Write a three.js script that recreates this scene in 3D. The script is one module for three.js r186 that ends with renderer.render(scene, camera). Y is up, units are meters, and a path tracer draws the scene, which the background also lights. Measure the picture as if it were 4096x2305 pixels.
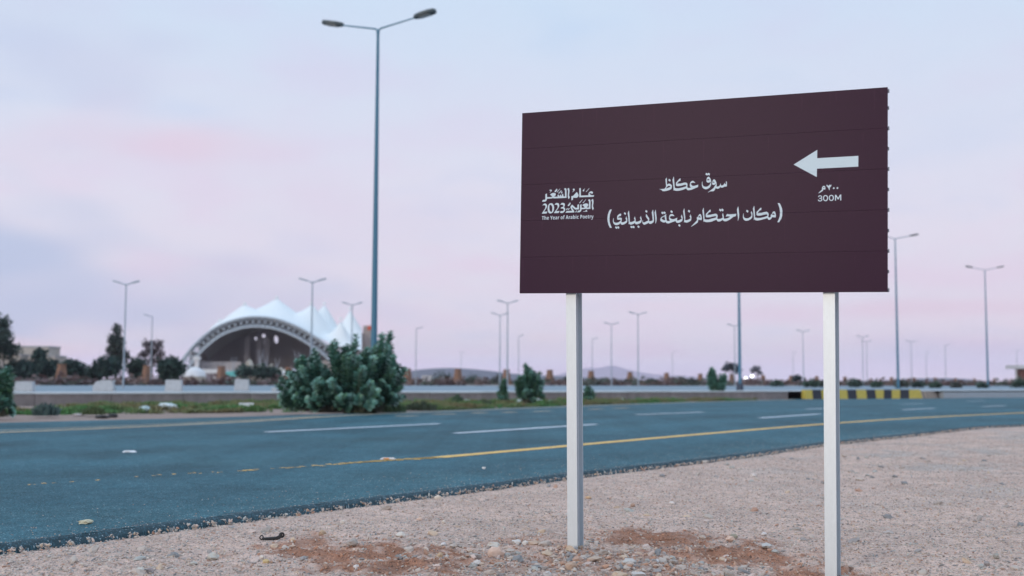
import * as THREE from 'three';
import { mergeGeometries, mergeVertices, toCreasedNormals } from 'three/addons/utils/BufferGeometryUtils.js';
import { createNoise2D, createNoise3D } from 'simplex-noise';

// ---------------------------------------------------------------- randomness
function seeded(s) { let a = s >>> 0; return () => { a = (a + 0x6D2B79F5) | 0; let t = Math.imul(a ^ (a >>> 15), 1 | a); t = (t + Math.imul(t ^ (t >>> 7), 61 | t)) ^ t; return ((t ^ (t >>> 14)) >>> 0) / 4294967296; }; }
const n2 = createNoise2D(seeded(11)), n3 = createNoise3D(seeded(12));
const clamp = (x, a = 0, b = 1) => Math.min(b, Math.max(a, x));
const smooth = (a, b, x) => { const t = clamp((x - a) / (b - a)); return t * t * (3 - 2 * t); };
const mix = (a, b, t) => a + (b - a) * t;
const lin = (c) => (c <= 0.04045 ? c / 12.92 : Math.pow((c + 0.055) / 1.055, 2.4));
const srgb = (r, g, b) => [lin(r / 255), lin(g / 255), lin(b / 255)];

// ---------------------------------------------------------------- camera
const F = 4700, CX = 2048, CY = 1152.5, EYE = 1.12, K = 4096 / 2576;      // lens in pixels of the photograph; measured points below are on a 2576-wide view of it
const scene = new THREE.Scene();
const camera = new THREE.PerspectiveCamera(2 * Math.atan(CY / F) * 180 / Math.PI, 4096 / 2305, 0.1, 20000);
camera.position.set(0, EYE, 0);
camera.rotation.order = 'YXZ';
camera.rotation.set(Math.atan(366 / F), 0, 0.004);
camera.focus = 7.9;
camera.userData.fStop = 1.7;
camera.filmGauge = 36;
camera.updateMatrixWorld();

const renderer = new THREE.WebGLRenderer({ antialias: true });
renderer.toneMapping = THREE.LinearToneMapping;
renderer.toneMappingExposure = 1.06;
renderer.shadowMap.enabled = true;

// ---------------------------------------------------------------- sky and sun: dusk, thin overcast, the sun just down behind the camera
const SUN = new THREE.Vector3(-0.62, 0.16, 0.77).normalize();
function skyColor(x, y, z) {
  const el = Math.asin(clamp(y, -1, 1)) * 180 / Math.PI, az = Math.atan2(x, -z) * 180 / Math.PI;   // az 0 = straight ahead, right positive
  const stops = [[-90, 206, 200, 222], [0, 217, 213, 229], [2.2, 222, 216, 231], [5, 222, 217, 232], [9, 220, 219, 235], [13, 212, 219, 237], [18, 202, 219, 240], [30, 202, 222, 244], [90, 206, 226, 248]];
  let k = 0; while (k < stops.length - 2 && el > stops[k + 1][0]) k++;
  const a = stops[k], b = stops[k + 1], t = clamp((el - a[0]) / (b[0] - a[0]));
  let c = srgb(mix(a[1], b[1], t), mix(a[2], b[2], t), mix(a[3], b[3], t));
  const e = Math.max(el, 0);
  const lift = 1 + 0.75 * smooth(16, 75, e);                                  // an overcast sky is brightest overhead
  // soft cloud sheets, stretched along the horizon
  const s = 1 / (0.12 + Math.max(y, 0));
  const q1 = n3(x * s * 0.9, z * s * 0.9, 3.1), q2 = n3(x * s * 2.3 + 7, z * s * 2.3, 8.4), q3 = n3(x * 2.2 + 2, y * 16, z * 2.2);
  const cloud = 0.55 * q1 + 0.3 * q2 + 0.15 * n3(x * s * 6, z * s * 6, 1.7);
  const tint = smooth(-0.2, 0.7, cloud), blue = smooth(0.1, 0.8, -cloud);
  c = [c[0] * (1 + 0.01 * tint - 0.085 * blue), c[1] * (1 - 0.065 * tint - 0.045 * blue), c[2] * (1 - 0.03 * tint - 0.005 * blue)];
  const streak = smooth(0.25, 0.75, q3) * smooth(9, 3, e);
  c = [c[0] * (1 + 0.03 * streak), c[1] * (1 - 0.01 * streak), c[2] * (1 - 0.01 * streak)];
  // patches of cloud seen in the photograph: [az, el, half width, half height, r, g, b, strength]
  const wob = 0.35 * n3(x * 9, y * 22, z * 9);
  for (const [pa, pe, wa, we, r, g, bl, k2] of [
    [-18, 11.0, 7.0, 1.8, 220, 205, 225, 0.55], [-15.8, 11.1, 3.4, 1.4, 225, 202, 220, 0.4], [-21, 14.5, 6, 2.6, 200, 206, 230, 0.6],
    [-24, 5.0, 8, 3.2, 180, 194, 223, 0.85], [-20, 3.6, 13, 2.4, 192, 199, 225, 0.75], [-22, 1.3, 6, 0.5, 231, 210, 219, 0.75], [19.5, 3.35, 9, 0.5, 222, 204, 222, 0.75], [7, 3.6, 5, 0.45, 225, 208, 225, 0.45],
    [1.6, 2.0, 1.6, 0.35, 228, 210, 220, 0.4], [21, 1.2, 6, 1.0, 203, 199, 226, 0.5], [-8, 8.0, 7, 2.4, 217, 210, 229, 0.4], [17, 12, 9, 4, 208, 216, 236, 0.4]]) {
    if (Math.abs(az - pa) > 2 * wa || Math.abs(e - pe) > 2 * we) continue;
    const d = Math.hypot((az - pa) / wa, (e - pe) / we) + wob, m = k2 * smooth(1.25, 0.15, d), p = srgb(r, g, bl);
    c = c.map((v, i) => mix(v, p[i], m));
  }
  // clear strip with the afterglow low in the west, round the sun
  const near = x * SUN.x + z * SUN.z, ring = near / Math.max(1e-3, Math.hypot(x, z) * Math.hypot(SUN.x, SUN.z));
  const glow = smooth(0.55, 1, ring) * smooth(11, 1.5, e);
  c = [c[0] * lift + 0.75 * glow, c[1] * lift + 0.5 * glow, c[2] * lift + 0.22 * glow];
  return c;
}
{
  const W = 2048, H = 1024, d = new Float32Array(W * H * 4);
  for (let j = 0; j < H; j++) for (let i = 0; i < W; i++) {
    const th = ((i + 0.5) / W - 0.5) * 2 * Math.PI, ph = ((j + 0.5) / H - 0.5) * Math.PI, c = skyColor(Math.cos(ph) * Math.cos(th), Math.sin(ph), Math.cos(ph) * Math.sin(th));
    d.set([c[0], c[1], c[2], 1], (j * W + i) * 4);
  }
  const t = new THREE.DataTexture(d, W, H, THREE.RGBAFormat, THREE.FloatType);
  t.mapping = THREE.EquirectangularReflectionMapping; t.magFilter = THREE.LinearFilter; t.minFilter = THREE.LinearFilter; t.needsUpdate = true;
  scene.background = t; scene.environment = t;
}
const sun = new THREE.DirectionalLight(new THREE.Color(1, 0.86, 0.72), 1.1);
sun.position.copy(SUN).multiplyScalar(120); sun.castShadow = true; sun.shadow.radius = 24;
Object.assign(sun.shadow.camera, { left: -90, right: 90, top: 60, bottom: -60, near: 1, far: 400 });
sun.shadow.mapSize.set(4096, 4096);
scene.add(sun, sun.target);
scene.fog = new THREE.FogExp2(new THREE.Color().setRGB(...srgb(214, 208, 228)), 0.00015);

// ---------------------------------------------------------------- from the photograph to the place
const V = (x, y, z) => new THREE.Vector3(x, y, z);
function dirOf(px, py) { return V((px - CX) / F, -(py - CY) / F, -1).applyQuaternion(camera.quaternion); }
function onLevel(x, y, Y = 0) { const d = dirOf(x * K, y * K); const t = (Y - EYE) / d.y; return V(d.x * t, Y, d.z * t); }        // where the ray through a point meets level Y
function atDepth(x, y, D) { const d = dirOf(x * K, y * K); return d.multiplyScalar(D / -d.z).add(V(0, EYE, 0)); }
const horizonAt = (x) => 955 + (x - 1288) * 0.004;

// ---------------------------------------------------------------- helpers for things
const taken = new Map();
function numbered(name) { const k = taken.get(name) ?? 0; taken.set(name, k + 1); return k ? `${name}_${String(k).padStart(3, '0')}` : name; }
function shadows(o) { o.traverse((c) => { if (c.isMesh) { c.castShadow = true; c.receiveShadow = true; } }); return o; }
function tag(o, label, category, group) { Object.assign(o.userData, { label, category }); if (group) o.userData.group = group; return o; }
function thing(name, label, category, p = V(0, 0, 0), turn = 0, group) { const g = new THREE.Group(); g.name = numbered(name); g.position.copy(p); g.rotation.y = turn; scene.add(g); return tag(g, label, category, group); }
function part(parent, name, geometry, material) { const m = new THREE.Mesh(geometry, material); m.name = name; m.castShadow = m.receiveShadow = true; parent.add(m); return m; }
function solo(name, geometry, material, label, category, group) { const m = new THREE.Mesh(geometry, material); m.name = numbered(name); m.castShadow = m.receiveShadow = true; scene.add(m); return tag(m, label, category, group); }
function structure(name, geometry, material) { const m = new THREE.Mesh(geometry, material); m.name = numbered(name); m.receiveShadow = true; m.castShadow = true; m.userData.kind = 'structure'; scene.add(m); return m; }
function stuff(o, name, label, category) { o.name = numbered(name); o.userData = { kind: 'stuff', label, category }; o.castShadow = o.receiveShadow = true; scene.add(o); return o; }
function copyOf(root, p, turn, label, group) { const r = root.clone(); r.name = numbered(root.name.replace(/_\d{3}$/, '')); r.userData = { ...root.userData }; if (label) r.userData.label = label; if (group) r.userData.group = group; r.position.copy(p); r.rotation.y = turn; scene.add(r); return r; }
const plain = (g) => { const q = g.index ? g.toNonIndexed() : g; for (const n of Object.keys(q.attributes)) if (!['position', 'normal', 'uv'].includes(n)) q.deleteAttribute(n); if (!q.attributes.uv) q.setAttribute('uv', new THREE.BufferAttribute(new Float32Array(q.attributes.position.count * 2), 2)); return q; };
const merged = (list) => mergeGeometries(list.map(plain));
const box = (w, h, d, x = 0, y = 0, z = 0) => new THREE.BoxGeometry(w, h, d).translate(x, y, z);
function bar(a, b, r0, r1 = r0, seg = 8) { const d = b.clone().sub(a), g = new THREE.CylinderGeometry(r1, r0, d.length(), seg).translate(0, d.length() / 2, 0); return g.applyQuaternion(new THREE.Quaternion().setFromUnitVectors(V(0, 1, 0), d.normalize())).translate(a.x, a.y, a.z); }
function rock(r, seed, detail = 1, flat = 0.7, rough = 0.28) {
  const g = mergeVertices(new THREE.IcosahedronGeometry(1, detail).deleteAttribute('uv').deleteAttribute('normal')), p = g.attributes.position;
  for (let i = 0; i < p.count; i++) { const x = p.getX(i), y = p.getY(i), z = p.getZ(i), k = 1 + rough * n3(x * 1.1 + seed * 7.3, y * 1.1, z * 1.1 - seed) + rough * 0.45 * n3(x * 2.7, y * 2.7 + seed * 3, z * 2.7); p.setXYZ(i, x * k * r, y * k * r * flat, z * k * r * (0.8 + 0.25 * Math.sin(seed * 5))); }
  const q = g.toNonIndexed(); q.computeVertexNormals(); return plain(q);
}

// ---------------------------------------------------------------- textures and materials
function dataMap(W, H, fn, color = true) {
  const d = new Uint8Array(W * H * 4);
  for (let j = 0; j < H; j++) for (let i = 0; i < W; i++) { const c = fn(i / W, j / H, i, j); d.set([clamp(c[0]) * 255, clamp(c[1]) * 255, clamp(c[2]) * 255, 255], (j * W + i) * 4); }
  const t = new THREE.DataTexture(d, W, H); t.magFilter = THREE.LinearFilter; t.minFilter = THREE.LinearMipmapLinearFilter; t.generateMipmaps = true; t.wrapS = t.wrapT = THREE.RepeatWrapping; if (color) t.colorSpace = THREE.SRGBColorSpace; t.needsUpdate = true; return t;
}
const ringNoise = (u, v, f, s) => { const a = u * 2 * Math.PI, b = v * 2 * Math.PI, r = f / (2 * Math.PI); return 0.5 * (n3(Math.cos(a) * r + s, Math.sin(a) * r, Math.cos(b) * r) + n3(Math.sin(b) * r + s * 3, Math.cos(a) * r + Math.sin(b) * r, Math.sin(a) * r)); };   // tiles
const toS = (v) => (v <= 0.0031308 ? 12.92 * v : 1.055 * Math.pow(v, 1 / 2.4) - 0.055);
function mottled(base, amount, seed, size = 256, f = [6, 22, 70], spec = 0) {
  const r = seeded(seed);
  return dataMap(size, size, (u, v) => { let k = 1 + amount * (0.5 * ringNoise(u, v, f[0], seed) + 0.35 * ringNoise(u, v, f[1], seed + 5) + 0.35 * ringNoise(u, v, f[2], seed + 9)); if (spec) { const q = r(); k *= q < spec ? 1.7 : q > 1 - spec ? 0.55 : 1; } return base.map((c) => toS(c * k)); });
}
const mat = (rgb, roughness = 0.85, more = {}) => new THREE.MeshStandardMaterial({ color: new THREE.Color().setRGB(...rgb), roughness, ...more });
const tex = (map, roughness = 0.9, more = {}) => new THREE.MeshStandardMaterial({ map, roughness, ...more });
function uvXZ(g, s) { const p = g.attributes.position, u = new Float32Array(p.count * 2); for (let i = 0; i < p.count; i++) { u[2 * i] = p.getX(i) / s; u[2 * i + 1] = p.getZ(i) / s; } g.setAttribute('uv', new THREE.BufferAttribute(u, 2)); return g; }

// ================================================================ the large structure
const W0 = onLevel(200, 990, 0.5), W1 = onLevel(2000, 985, 0.5);
const wallDir = V(W1.x - W0.x, 0, W1.z - W0.z).normalize(), wallOut = V(wallDir.z, 0, -wallDir.x);           // wallOut points away from the camera
if (wallOut.z > 0) wallOut.negate();
const beyondWall = (x, z) => (x - W0.x) * wallOut.x + (z - W0.z) * wallOut.z;
const terraceY = (t) => 0.5 - 0.0052 * Math.max(0, t - 62) * smooth(62, 130, t) - (t > 700 ? 0 : 0);
const onWall = (s, t, y) => V(W0.x + wallDir.x * s + wallOut.x * t, y, W0.z + wallDir.z * s + wallOut.z * t);
const footY = (p) => { const t = beyondWall(p.x, p.z); return t > 0.3 ? Math.max(-4, terraceY(t)) : 0; };

// the near edge of the asphalt, where it meets the gravel
const edgePx = [[0, 1394], [239, 1362], [478, 1330], [817, 1285], [1159, 1242], [1426, 1206], [1698, 1173], [1902, 1148], [2073, 1122], [2277, 1100], [2482, 1077], [2576, 1073]];
const edge = edgePx.map(([x, y]) => onLevel(x, y, 0));
edge.unshift(edge[0].clone().add(edge[0].clone().sub(edge[2]).normalize().multiplyScalar(45)));
{ const e = edge[edge.length - 1]; edge.push(e.clone().add(V(0.9, 0, -0.42).normalize().multiplyScalar(30)), e.clone().add(V(0.9, 0, -0.42).normalize().multiplyScalar(90))); }
const curve = (pts, n) => new THREE.CatmullRomCurve3(pts, false, 'centripetal').getSpacedPoints(n);
function edgeZ(x) { for (let i = 0; i < edge.length - 1; i++) if (x <= edge[i + 1].x) { const t = (x - edge[i].x) / (edge[i + 1].x - edge[i].x); return mix(edge[i].z, edge[i + 1].z, t); } return -70; }
const onGravel = (x, z) => z > edgeZ(x) + 0.06;

// ---- ground: pale pinkish gravel with patches of dug red earth round the posts
const postL = onLevel(1449, 1378, 0.0), postR = onLevel(2099, 1468, 0.0);
const dirt = [[905, 1392, 210, 22, 1], [760, 1372, 60, 16, 0.8], [1010, 1425, 170, 20, 1], [1330, 1362, 120, 12, 0.5], [1640, 1352, 150, 14, 1], [1830, 1378, 150, 18, 1.1], [2020, 1412, 120, 16, 1.1], [2160, 1432, 70, 14, 0.9], [1470, 1400, 260, 30, 0.5], [1250, 1420, 150, 20, 0.45], [1720, 1430, 160, 18, 0.5]].map(([x, y, w, h, k]) => { const c = onLevel(x, y), r = onLevel(x + w, y), n = onLevel(x, y + h), f = onLevel(x, y - h); return [c.x, c.z, (r.x - c.x) * 1.2, Math.abs(n.z - f.z) / 2 * 1.25, k]; });
const dirtAt = (x, z) => { let m = 0; const wob = 0.42 * n2(x * 2.1, z * 2.1) + 0.42 * n2(x * 6, z * 6) + 0.4 * n2(x * 17, z * 17) - 0.1; for (const [cx, cz, rx, rz, k] of dirt) m = Math.max(m, k * smooth(1.15, 0.45, Math.hypot((x - cx) / rx, (z - cz) / rz) + wob)); return clamp(m); };
function groundY(x, z) {
  const t = beyondWall(x, z); if (t > 0.6) return -7;
  const near = smooth(40, 20, -z), g = onGravel(x, z) ? 1 : 0;
  let y = near * g * (0.024 * n2(x * 0.5, z * 0.5) + 0.010 * n2(x * 1.9, z * 1.9) + 0.006 * n2(x * 5.5, z * 5.5) + (-z < 13 ? 0.004 * n2(x * 13, z * 13) : 0));
  y *= smooth(0, 0.9, z - edgeZ(x));
  if (-z < 12 && g) y += dirtAt(x, z) * (0.03 * n2(x * 3, z * 3) - 0.005 + 0.016 * n2(x * 8, z * 8) + 0.010 * n2(x * 19, z * 19)) + 0.012 * Math.exp(-((x - postL.x) ** 2 + (z - postL.z) ** 2) / 0.25) - 0.16 * Math.exp(-((x - postR.x) ** 2 + (z - postR.z) ** 2) / 1.4);
  if (!g && t < 0) { const a = smooth(7, 0.5, -t); y += 0.03 * a + a * 0.04 * n2(x * 0.4, z * 0.4) - (t < -9 ? 0.02 : 0); }
  return y;
}
function lines(spec) { const out = []; for (const [a, b, step] of spec) { const n = Math.max(1, Math.round((b - a) / step)); for (let i = 0; i < n; i++) out.push(a + (b - a) * i / n); } out.push(spec[spec.length - 1][1]); return out; }
function sheet(us, vs, at, colorAt) {
  const p = [], c = [], idx = [];
  for (const v of vs) for (const u of us) { const q = at(u, v); p.push(q.x, q.y, q.z); if (colorAt) c.push(...colorAt(q.x, q.z)); }
  const n = us.length; for (let j = 0; j < vs.length - 1; j++) for (let i = 0; i < n - 1; i++) { const a = j * n + i; idx.push(a, a + n, a + 1, a + 1, a + n, a + n + 1); }
  const g = new THREE.BufferGeometry(); g.setAttribute('position', new THREE.Float32BufferAttribute(p, 3)); if (colorAt) g.setAttribute('color', new THREE.Float32BufferAttribute(c, 3)); g.setIndex(idx); g.computeVertexNormals(); return g;
}
const gravelBump = dataMap(512, 512, (u, v) => { const k = 0.5 + 0.3 * ringNoise(u, v, 60, 4) + 0.3 * ringNoise(u, v, 26, 9); return [k, k, k]; }, false);
{
  const rs = seeded(77), speck = new Float32Array(1024 * 1024 * 3);
  for (let i = 0; i < speck.length; i += 3) { speck[i] = speck[i + 1] = speck[i + 2] = 0.93; }
  const cols = [[1.15, 1.1, 1.06], [0.66, 0.66, 0.67], [0.36, 0.36, 0.37], [1.22, 1.17, 1.1], [0.86, 0.72, 0.6], [0.8, 0.81, 0.8], [1.04, 0.94, 0.88]];
  for (let k = 0; k < 15000; k++) { const x0 = rs() * 1024, y0 = rs() * 1024, r = 1.2 + 7.5 * rs() ** 3.2, c = cols[Math.floor(rs() * cols.length)], ex = 0.7 + rs() * 0.8; for (let j = -10; j <= 10; j++) for (let i = -10; i <= 10; i++) if ((i * ex) ** 2 + j * j / ex < r * r) { const a = (((Math.floor(y0) + j + 1024) % 1024) * 1024 + ((Math.floor(x0) + i + 1024) % 1024)) * 3; speck[a] = c[0]; speck[a + 1] = c[1]; speck[a + 2] = c[2]; } }
  const map = dataMap(1024, 1024, (u, v, i, j) => { const a = (j * 1024 + i) * 3, k = 0.8 * (1 + 0.14 * ringNoise(u, v, 8, 2) + 0.1 * ringNoise(u, v, 40, 3)); return [0, 1, 2].map((q) => toS(Math.min(1, speck[a + q] * k))); });
  const pale = [0.665, 0.49, 0.41], red = [0.36, 0.165, 0.095], grey = [0.48, 0.44, 0.405], verge = [0.38, 0.29, 0.25];
  const us = lines([[-1500, -200, 325], [-200, -60, 20], [-60, -9, 1.2], [-9, -5, 0.3], [-5, 9, 0.07], [9, 17, 0.16], [17, 60, 1.2], [60, 200, 20], [200, 1500, 325]]);
  const vs = lines([[-1500, -200, 325], [-200, -95, 15], [-95, -36, 0.9], [-36, -20, 0.25], [-20, -12, 0.14], [-12, -5.5, 0.06], [-5.5, 10, 1], [10, 60, 10], [60, 1500, 360]]).reverse();
  const g = sheet(us, vs, (x, z) => V(x, groundY(x, z), z), (x, z) => {
    const far = !onGravel(x, z), m = far ? 0 : dirtAt(x, z), gr = far ? 0 : 0.75 * smooth(0.05, 0.5, 0.6 * n2(x * 0.35 + 4, z * 0.35) + 0.35 * n2(x * 1.3, z * 1.3)) * smooth(1, 9, x + 0.3 * (-z - 10)), t = 0.10 * n2(x * 0.7, z * 0.7) + 0.09 * n2(x * 2.7, z * 2.7);
    const b = far ? verge : pale; return [0, 1, 2].map((i) => mix(mix(b[i], grey[i], gr), red[i], m * 0.95) * (1 + t));
  });
  uvXZ(g, 1.1);
  const gnd = structure('ground', g, tex(map, 0.95, { vertexColors: true, bumpMap: gravelBump, bumpScale: 0.014 })); gnd.castShadow = false;
}

// ---- terrace beyond the retaining wall, falling away gently
{
  const us = lines([[-1900, -400, 500], [-400, -60, 20], [-60, 200, 4], [200, 500, 20], [500, 2000, 500]]), vs = lines([[0.15, 5, 1.2], [5, 60, 5], [60, 300, 8], [300, 900, 60], [900, 2300, 700]]);
  const g = sheet(us, vs, (s, t) => onWall(s, t, Math.max(-4, terraceY(t)) - 0.02 + (t > 55 ? 0.12 * n2(s * 0.05, t * 0.05) : 0)), (x, z) => { const k = 1 + 0.25 * n2(x * 0.04, z * 0.04) + 0.15 * n2(x * 0.2, z * 0.2); return [0.26 * k, 0.2 * k, 0.175 * k]; });
  structure('far_ground', uvXZ(g, 6), tex(mottled([0.85, 0.85, 0.85], 0.3, 31), 0.95, { vertexColors: true }));
  const path = sheet(lines([[-80, 200, 8]]), lines([[0.15, 4.6, 1.1]]), (s, t) => onWall(s, t, 0.5 + 0.012)); structure('pavement', uvXZ(path, 3), tex(mottled([0.5, 0.53, 0.54], 0.18, 32), 0.85));
  const far = sheet(lines([[-160, 260, 10]]), lines([[4.6, 50, 5]]), (s, t) => onWall(s, t, 0.5 + 0.004)); structure('far_road', uvXZ(far, 5), tex(mottled([0.13, 0.2, 0.25], 0.2, 33), 0.6));
}

// ---- the road
const ROADY = 0.05;
const farPx = [[0, 1064], [240, 1058], [478, 1052], [700, 1046], [1000, 1037], [1300, 1026], [1650, 1014], [1900, 1007], [2030, 1003.5], [2320, 1003], [2576, 1000]];
const farEdge = farPx.map(([x, y]) => onLevel(x, y, ROADY));
farEdge.unshift(farEdge[0].clone().add(farEdge[0].clone().sub(farEdge[2]).normalize().multiplyScalar(60)));
{ const e = farEdge[farEdge.length - 1]; farEdge.push(e.clone().add(V(0.93, 0, -0.36).multiplyScalar(40)), e.clone().add(V(0.93, 0, -0.36).multiplyScalar(90))); }
const asphaltMap = (() => { const r = seeded(5), chip = new Float32Array(1024 * 1024).fill(1); for (let q = 0; q < 42000; q++) { const x0 = Math.floor(r() * 1024), y0 = Math.floor(r() * 1024), R = 1.2 + 3.4 * r() ** 2, c = r() < 0.05 ? 4.2 : r() < 0.42 ? 1.4 + 0.7 * r() : 0.35 + 0.35 * r(); for (let j = -4; j <= 4; j++) for (let i = -4; i <= 4; i++) if (i * i + j * j < R * R) chip[((y0 + j + 1024) % 1024) * 1024 + (x0 + i + 1024) % 1024] = c; } return dataMap(1024, 1024, (u, v, i, j) => { const k = (1 + 0.25 * ringNoise(u, v, 5, 61) + 0.2 * ringNoise(u, v, 30, 62)) * chip[j * 1024 + i]; const q = Math.min(k, 1.7), w = Math.max(0, k - 1.7) * 0.085; return [0.033 * q + w, 0.115 * q + w, 0.148 * q + w].map(toS); }); })();
const asphaltBump = (() => { const r = seeded(6); return dataMap(512, 512, (u, v) => { const k = 0.5 + 0.25 * ringNoise(u, v, 90, 64) + 0.35 * (r() - 0.5); return [k, k, k]; }, false); })();
const asphalt = new THREE.MeshPhysicalMaterial({ map: asphaltMap, roughness: 0.66, specularIntensity: 0.16, vertexColors: true, bumpMap: asphaltBump, bumpScale: 0.0035 });
const nearLine = curve(edge, 900);
const inward = nearLine.map((p, i) => { const a = nearLine[Math.max(0, i - 4)], b = nearLine[Math.min(nearLine.length - 1, i + 4)], d = b.clone().sub(a).normalize(); return V(d.z, 0, -d.x); }).map((v) => (v.z > 0 ? v.negate() : v));
const rim = 0.085;
{
  // one flat sheet from edge to edge; its tone follows wheel paths, old patches and dust
  const top = nearLine.map((p, i) => p.clone().addScaledVector(inward[i], rim)), N = 450, M = 40, fc = curve(farEdge, N), p0 = [], c0 = [], ix = [];
  for (let i = 0; i <= N; i++) for (let j = 0; j <= M; j++) { const v = j / M, a = top[i * 2], b = fc[i], x = mix(a.x, b.x, v), z = mix(a.z, b.z, v); p0.push(x, ROADY, z); const wheel = 0.10 * Math.cos(v * 6.283 * 6.2 + 0.6 * n2(x * 0.05, z * 0.05)), k = 1 + wheel + 0.16 * n2(x * 0.12, z * 0.12) + 0.15 * n2(x * 0.6 + 5, z * 0.35) + 0.07 * n2(x * 2.3, z * 2.3), d = Math.max(0, 0.5 * n2(x * 0.3, z * 0.3 + 7) - 0.05) + 0.28 * smooth(0.10, 0.0, v); c0.push(Math.min(1, k * 0.8 + 0.2 * d), Math.min(1, k * 0.8 + 0.09 * d), Math.min(1, k * 0.8 + 0.02 * d)); }
  for (let i = 0; i < N; i++) for (let j = 0; j < M; j++) { const a = i * (M + 1) + j; ix.push(a, a + M + 1, a + 1, a + 1, a + M + 1, a + M + 2); }
  const g = new THREE.BufferGeometry(); g.setAttribute('position', new THREE.Float32BufferAttribute(p0, 3)); g.setAttribute('color', new THREE.Float32BufferAttribute(c0, 3)); g.setIndex(ix); g.setAttribute('normal', new THREE.Float32BufferAttribute(p0.map((_, i) => (i % 3 === 1 ? 1 : 0)), 3)); uvXZ(g, 1.4);
  const road = structure('road', g, asphalt); road.userData.label = 'two-way asphalt road curving past the gravel verge';
  // rolled, crumbling edge of the asphalt towards the gravel
  const prof = [[rim, ROADY + 0.003], [0.07, 0.046], [0.052, 0.036], [0.035, 0.02], [0.018, 0.003], [0.0, -0.03]], n = prof.length, p = [], idx = [];
  nearLine.forEach((q, i) => prof.forEach(([o, y], k) => { const w = k === 0 ? Math.max(0.004, 0.02 + 0.03 * n2(q.x * 1.7, q.z * 1.7) + 0.06 * n2(q.x * 9, q.z * 9) + 0.04 * n2(q.x * 23, q.z * 23)) : (0.02 * n2(q.x * 1.3 + q.z, k * 0.2) + 0.035 * n2(q.x * 5 + q.z * 5, k * 0.3) + 0.02 * n2(q.x * 21, q.z * 21)) * (k / n); const s = q.clone().addScaledVector(inward[i], o + w); p.push(s.x, y + (k && k < n - 1 ? 0.004 * n2(s.x * 14, s.z * 14) : 0), s.z); }));
  for (let i = 0; i < nearLine.length - 1; i++) for (let k = 0; k < n - 1; k++) { const a = i * n + k; idx.push(a, a + 1, a + n, a + n, a + 1, a + n + 1); }
  const eg = new THREE.BufferGeometry(); eg.setAttribute('position', new THREE.Float32BufferAttribute(p, 3)); eg.setIndex(idx); eg.computeVertexNormals(); uvXZ(eg, 0.9);
  const rawMap = (() => { const r = seeded(15), chip = new Float32Array(512 * 512).fill(0.5); for (let q = 0; q < 9000; q++) { const x0 = Math.floor(r() * 512), y0 = Math.floor(r() * 512), R = 1 + 2.6 * r(), c = r() < 0.06 ? 4 : 0.35 + 1.1 * r(); for (let j = -4; j <= 4; j++) for (let i = -4; i <= 4; i++) if (i * i + j * j < R * R) chip[((y0 + j + 512) % 512) * 512 + (x0 + i + 512) % 512] = c; } return dataMap(512, 512, (u, v, i, j) => { const k = chip[j * 512 + i]; const q = Math.min(k, 1.4), w = Math.max(0, k - 1.5) * 0.09; return [0.024 * q + w, 0.075 * q + w, 0.10 * q + w].map(toS); }); })();
  part(road, 'road_edge', eg, tex(rawMap, 0.8, { bumpMap: asphaltBump, bumpScale: 0.006 }));          // raw, coarse bitumen along the broken edge

  // painted markings
  const white = tex(mottled([0.64, 0.68, 0.73], 0.35, 41, 256, [8, 30, 90]), 0.7), yellow = tex(mottled([0.70, 0.43, 0.11], 0.4, 42, 256, [8, 30, 90]), 0.7), paleYellow = tex(mottled([0.50, 0.39, 0.25], 0.4, 43), 0.75);
  const MY = ROADY + 0.004;
  function ribbon(px, w, from = 0) { const pts = px.map(([x, y]) => onLevel(x, y, MY)), c = pts.length > 2 ? curve(pts, 160) : Array.from({ length: 25 }, (_, i) => pts[0].clone().lerp(pts[1], i / 24)); const q = [], ix = []; c.forEach((a, i) => { const d = c[Math.min(c.length - 1, i + 1)].clone().sub(c[Math.max(0, i - 1)]).normalize(), s = V(-d.z, 0, d.x), j1 = w / 2 * (1 + 0.1 * n2(a.x * 3, a.z * 3)), j2 = w / 2 * (1 + 0.1 * n2(a.z * 3, a.x * 3)); q.push(a.x + s.x * j1, MY, a.z + s.z * j1, a.x - s.x * j2, MY, a.z - s.z * j2); if (i) { const k = 2 * i; ix.push(k - 2, k, k - 1, k - 1, k, k + 1); } }); const gg = new THREE.BufferGeometry(); gg.setAttribute('position', new THREE.Float32BufferAttribute(q, 3)); gg.setIndex(ix); gg.computeVertexNormals(); return uvXZ(gg, 1.2); }
  part(road, 'yellow_edge_line', ribbon([[1100, 1151], [1426, 1122], [1698, 1098], [2073, 1067], [2300, 1052], [2576, 1038.6], [2800, 1028]], 0.26), yellow);
  part(road, 'yellow_edge_line', ribbon([[-300, 1100], [0, 1088], [256, 1078], [478, 1068], [684, 1057], [880, 1045], [1146, 1034], [1330, 1027], [1698, 1014], [2000, 1006]], 0.26), paleYellow);
  part(road, 'yellow_edge_line', ribbon([[-300, 1094], [0, 1083], [256, 1073.5], [478, 1064], [684, 1053.5], [800, 1047]], 0.12), paleYellow);
  for (const [a, b, c2, d] of [[1145, 1090, 1500, 1067.5], [1912, 1052, 2062, 1041.5], [2271, 1031, 2351, 1027.5], [2472, 1023, 2530, 1021], [668, 1087, 1105, 1066], [1600, 1043.5, 1770, 1037], [2030, 1029.5, 2085, 1027.5], [2265, 1017, 2323, 1016], [2432, 1009.3, 2479, 1008.5]]) part(road, 'lane_dash', ribbon([[a, b], [c2, d]], 0.21), white);
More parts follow.
